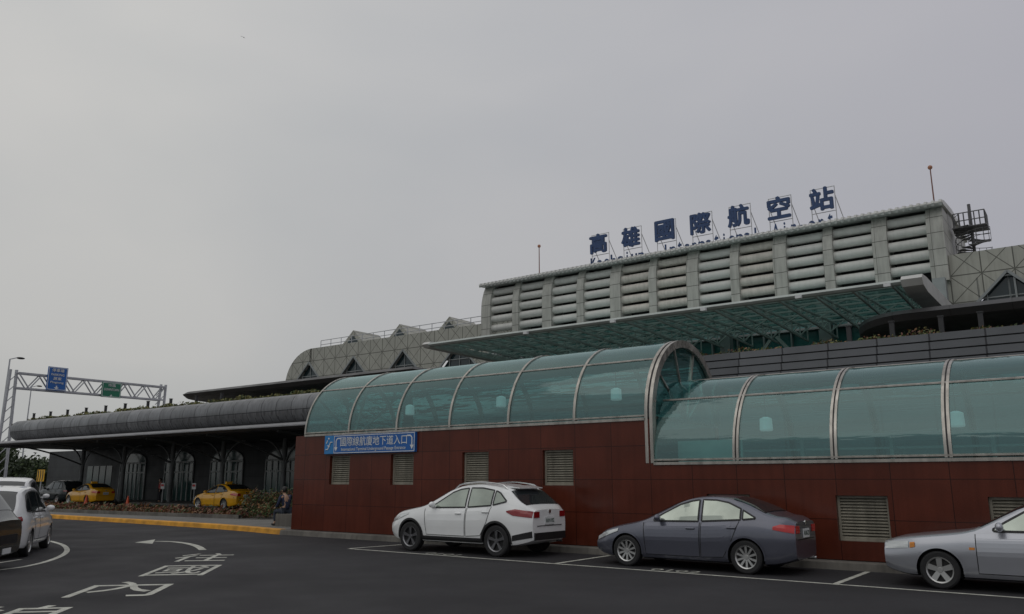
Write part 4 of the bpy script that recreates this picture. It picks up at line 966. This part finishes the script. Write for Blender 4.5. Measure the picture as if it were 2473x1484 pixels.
def wcar(x, y, heading, *a, **k):
    s_, d_ = SD(x, y); return make_car(*a, s_, d_, heading-A, **k)
hb = math.atan2(2.1, -.8)
fx, fy = math.cos(hb), math.sin(hb); rx, ry = fy, -fx
cx_, cy_ = -11.2-rx*.8-.30, 20.05-ry*.8
wcar(cx_, cy_, hb, 'parked_car', 'white hatchback parked facing away behind the dark van', 'car', mpv, white, dark_glass=True, scale=.93)
wcar(-16.75, 27.2, hb+R(4), 'parked_car', 'white SUV with dark rear window behind the white hatchback', 'car', mpv, white, dark_glass=True, scale=1.06)
hd_ = R(12); wcar(-10.0-2.3*math.cos(hd_)+.9*math.sin(hd_), 16.95-.9*math.cos(hd_)-2.3*math.sin(hd_), hd_, 'parked_car', 'dark van cut off by the left edge of the photo', 'car', van, darkp, dark_glass=True, scale=1.02)

# ------------------------------------------------------------------ people
def skin(name, pts, edges, rad, mat, parent, sub=1, rootv=0):
    me = bpy.data.meshes.new(name); me.from_pydata(pts, edges, []); ob = bpy.data.objects.new(name, me); COL.objects.link(ob)
    md = ob.modifiers.new('s', 'SKIN'); sv = me.skin_vertices[0].data
    for i, r_ in enumerate(rad): sv[i].radius = (r_, r_); sv[i].use_root = (i == rootv)
    md.use_smooth_shade = True; m2 = ob.modifiers.new('u', 'SUBSURF'); m2.levels = sub; m2.render_levels = sub
    dg = bpy.context.evaluated_depsgraph_get(); nm_ = bpy.data.meshes.new_from_object(ob.evaluated_get(dg)); ob.modifiers.clear(); ob.data = nm_
    nm_.materials.clear(); nm_.materials.append(mat); nm_.shade_smooth(); ob.parent = parent; return ob
def person(label, s_, d_, z, rot, J, topm, legm, group=None):
    root = thing('person', label, 'person', (s_, d_, z), group, rot, local=True)
    names = list(J.keys()); idx = {n: i for i, n in enumerate(names)}
    Rr = dict(pelvis=.115, waist=.105, chest=.13, neck=.05, head=.06)
    base = dict(sh=.06, el=.04, wr=.026, pm=.03, hip=.085, kn=.055, an=.038, toe=.032)
    E_ = [('pelvis','waist'),('waist','chest'),('chest','neck'),('neck','head')]
    pts = [J[n] for n in names]
    for sd in 'lr': E_ += [('chest','sh'+sd),('sh'+sd,'el'+sd),('el'+sd,'wr'+sd),('wr'+sd,'pm'+sd),('pelvis','hip'+sd),('hip'+sd,'kn'+sd),('kn'+sd,'an'+sd),('an'+sd,'toe'+sd)]
    rad = [Rr.get(n) or base[n[:-1]] for n in names]
    pts2 = list(pts); ed = [(idx[a], idx[c]) for a, c in E_]; rad2 = list(rad)
    for sd in 'lr':
        w_ = Vector(J['wr'+sd]); p = Vector(J['pm'+sd]); dr = (p-w_).normalized(); sdv = dr.cross(Vector((1,0,0)) if abs(dr.x) < .8 else Vector((0,0,1))).normalized(); dn = dr.cross(sdv)
        for k, (o_, ln) in enumerate(((-.026,.06),(-.009,.072),(.009,.068),(.026,.055),(.045,.04))):
            st = p+sdv*o_*.8; md_ = st+dr*ln*.55+sdv*o_*.3; en = md_+(dr*.7+dn*.6).normalized()*ln*.45
            i0 = len(pts2); pts2 += [tuple(md_), tuple(en)]; ed += [(idx['pm'+sd], i0), (i0, i0+1)]; rad2 += [.010, .008]
    body = skin('body', pts2, ed, rad2, skinm, root)
    hx, hy, hz = J['head']; hb_ = MB(); hb_.sphere((hx+.015,hy,hz+.07),.1,9,sc=(.95,.78,1.2)); hb_.cyl((hx+.1,hy,hz+.07),(hx+.125,hy,hz+.045),.012,.018,n=6); hb_.sphere((hx,hy+.08,hz+.06),.025,5,sc=(1,.4,1.2)); hb_.sphere((hx,hy-.08,hz+.06),.025,5,sc=(1,.4,1.2))
    me = bpy.data.meshes.new('h'); me.from_pydata(hb_.v, [], hb_.f); bm = bmesh.new(); bm.from_mesh(body.data); bm.from_mesh(me); bm.to_mesh(body.data); bm.free(); body.data.shade_smooth()
    h2 = MB(); h2.sphere((hx+.005,hy,hz+.085),.108,10,sc=(.98,.82,1.18)); keep = []
    for f in h2.f:
        c = sum((Vector(h2.v[i]) for i in f), Vector())/len(f)
        if not (c.x > hx+.05 and c.z < hz+.14) and c.z > hz+.02: keep.append(f)
    h2.f = keep; h2.m = [0]*len(keep); h2.build('hair', hairm, root, smooth=True)
    def sub(nm2, keys, edges, extra, mat):
        P = [J[k] for k in keys]; ii = {k: i for i, k in enumerate(keys)}
        skin(nm2, P, [(ii[a], ii[c]) for a, c in edges], [(Rr.get(k) or base[k[:-1]])+extra for k in keys], mat, root)
    wl = {sd: tuple(Vector(J['el'+sd]).lerp(Vector(J['wr'+sd]), .92)) for sd in 'lr'}
    J2 = dict(J)
    for sd in 'lr': J['wr'+sd] = wl[sd]
    sub('jacket', ['pelvis','waist','chest','shl','ell','wrl','shr','elr','wrr'], [('pelvis','waist'),('waist','chest'),('chest','shl'),('shl','ell'),('ell','wrl'),('chest','shr'),('shr','elr'),('elr','wrr')], .02, topm)
    for sd in 'lr': J['an'+sd] = tuple(Vector(J['kn'+sd]).lerp(Vector(J['an'+sd]), .9))
    sub('trousers', ['pelvis','hipl','knl','anl','hipr','knr','anr'], [('pelvis','hipl'),('hipl','knl'),('knl','anl'),('pelvis','hipr'),('hipr','knr'),('knr','anr')], .018, legm)
    for sd in 'lr':
        a = Vector(J2['an'+sd]); t = Vector(J2['toe'+sd]); b = MB(); b.sphere(((a.x+t.x)/2+.01, a.y, .05), .05, 8, sc=(2.4,.85,.95)); b.build('shoe', black, root, smooth=True)
    return root
seat = dict(pelvis=(0,0,.52), waist=(.02,0,.68), chest=(.09,0,.90), neck=(.14,0,1.06), head=(.17,0,1.13),
  shl=(.1,.18,.99), ell=(.16,.24,.72), wrl=(.38,.16,.62), pml=(.45,.14,.60), shr=(.1,-.18,.99), elr=(.16,-.24,.72), wrr=(.38,-.16,.62), pmr=(.45,-.14,.60),
  hipl=(.04,.1,.50), knl=(.44,.13,.50), anl=(.42,.13,.09), toel=(.56,.14,.04), hipr=(.04,-.1,.50), knr=(.44,-.13,.50), anr=(.46,-.13,.09), toer=(.60,-.14,.04))
stand = dict(pelvis=(0,0,.90), waist=(0,0,1.06), chest=(0,0,1.27), neck=(0,0,1.42), head=(.01,0,1.48),
  shl=(0,.18,1.36), ell=(-.02,.23,1.10), wrl=(.06,.22,.86), pml=(.08,.22,.79), shr=(0,-.18,1.36), elr=(-.02,-.23,1.10), wrr=(.06,-.22,.86), pmr=(.08,-.22,.79),
  hipl=(0,.09,.86), knl=(.03,.1,.48), anl=(0,.11,.09), toel=(.14,.12,.04), hipr=(0,-.09,.86), knr=(.06,-.1,.48), anr=(.02,-.11,.09), toer=(.16,-.12,.04))
navy = M('navy_cloth', (.02,.03,.07), .85); jean = M('dark_denim', (.03,.04,.06), .85); redc = M('red_cloth', (.4,.03,.03), .85); dk = M('dark_cloth', (.02,.02,.025), .85)
PS, PD = -23.3, 18.3
b = MB(); b.box(PS-.18, SWL-.01, PD-.3, PD+1.2, .152, .56); tag(b.build('stone_ledge', conc), 'low grey stone ledge the person sits on', 'ledge')
person('person in dark jacket seated on the ledge left of the red wall', PS, PD, .15, PI, dict(seat), navy, jean)
s_, _ = at_d(385, 1200, 31.6); person('person in a red top standing by the arrivals doors', s_, 31.6, .15, PI*1.4, dict(stand), redc, dk)
# bird
s_, z_ = at_d(589, 91, 90); T = MB()
T.sphere((s_,90,z_),.13,6,sc=(1.3,.4,.4))
T.add([(s_-.05,90,z_),(s_+.1,90,z_),(s_-.2,89.6,z_+.15),(s_-.35,89.3,z_+.08)],[(0,1,2),(2,1,3)]); T.add([(s_-.05,90,z_),(s_+.1,90,z_),(s_-.2,90.4,z_+.15),(s_-.35,90.7,z_+.08)],[(0,1,2),(2,1,3)])
tag(T.build('bird', darkm), 'tiny dark bird flying high in the sky', 'bird')
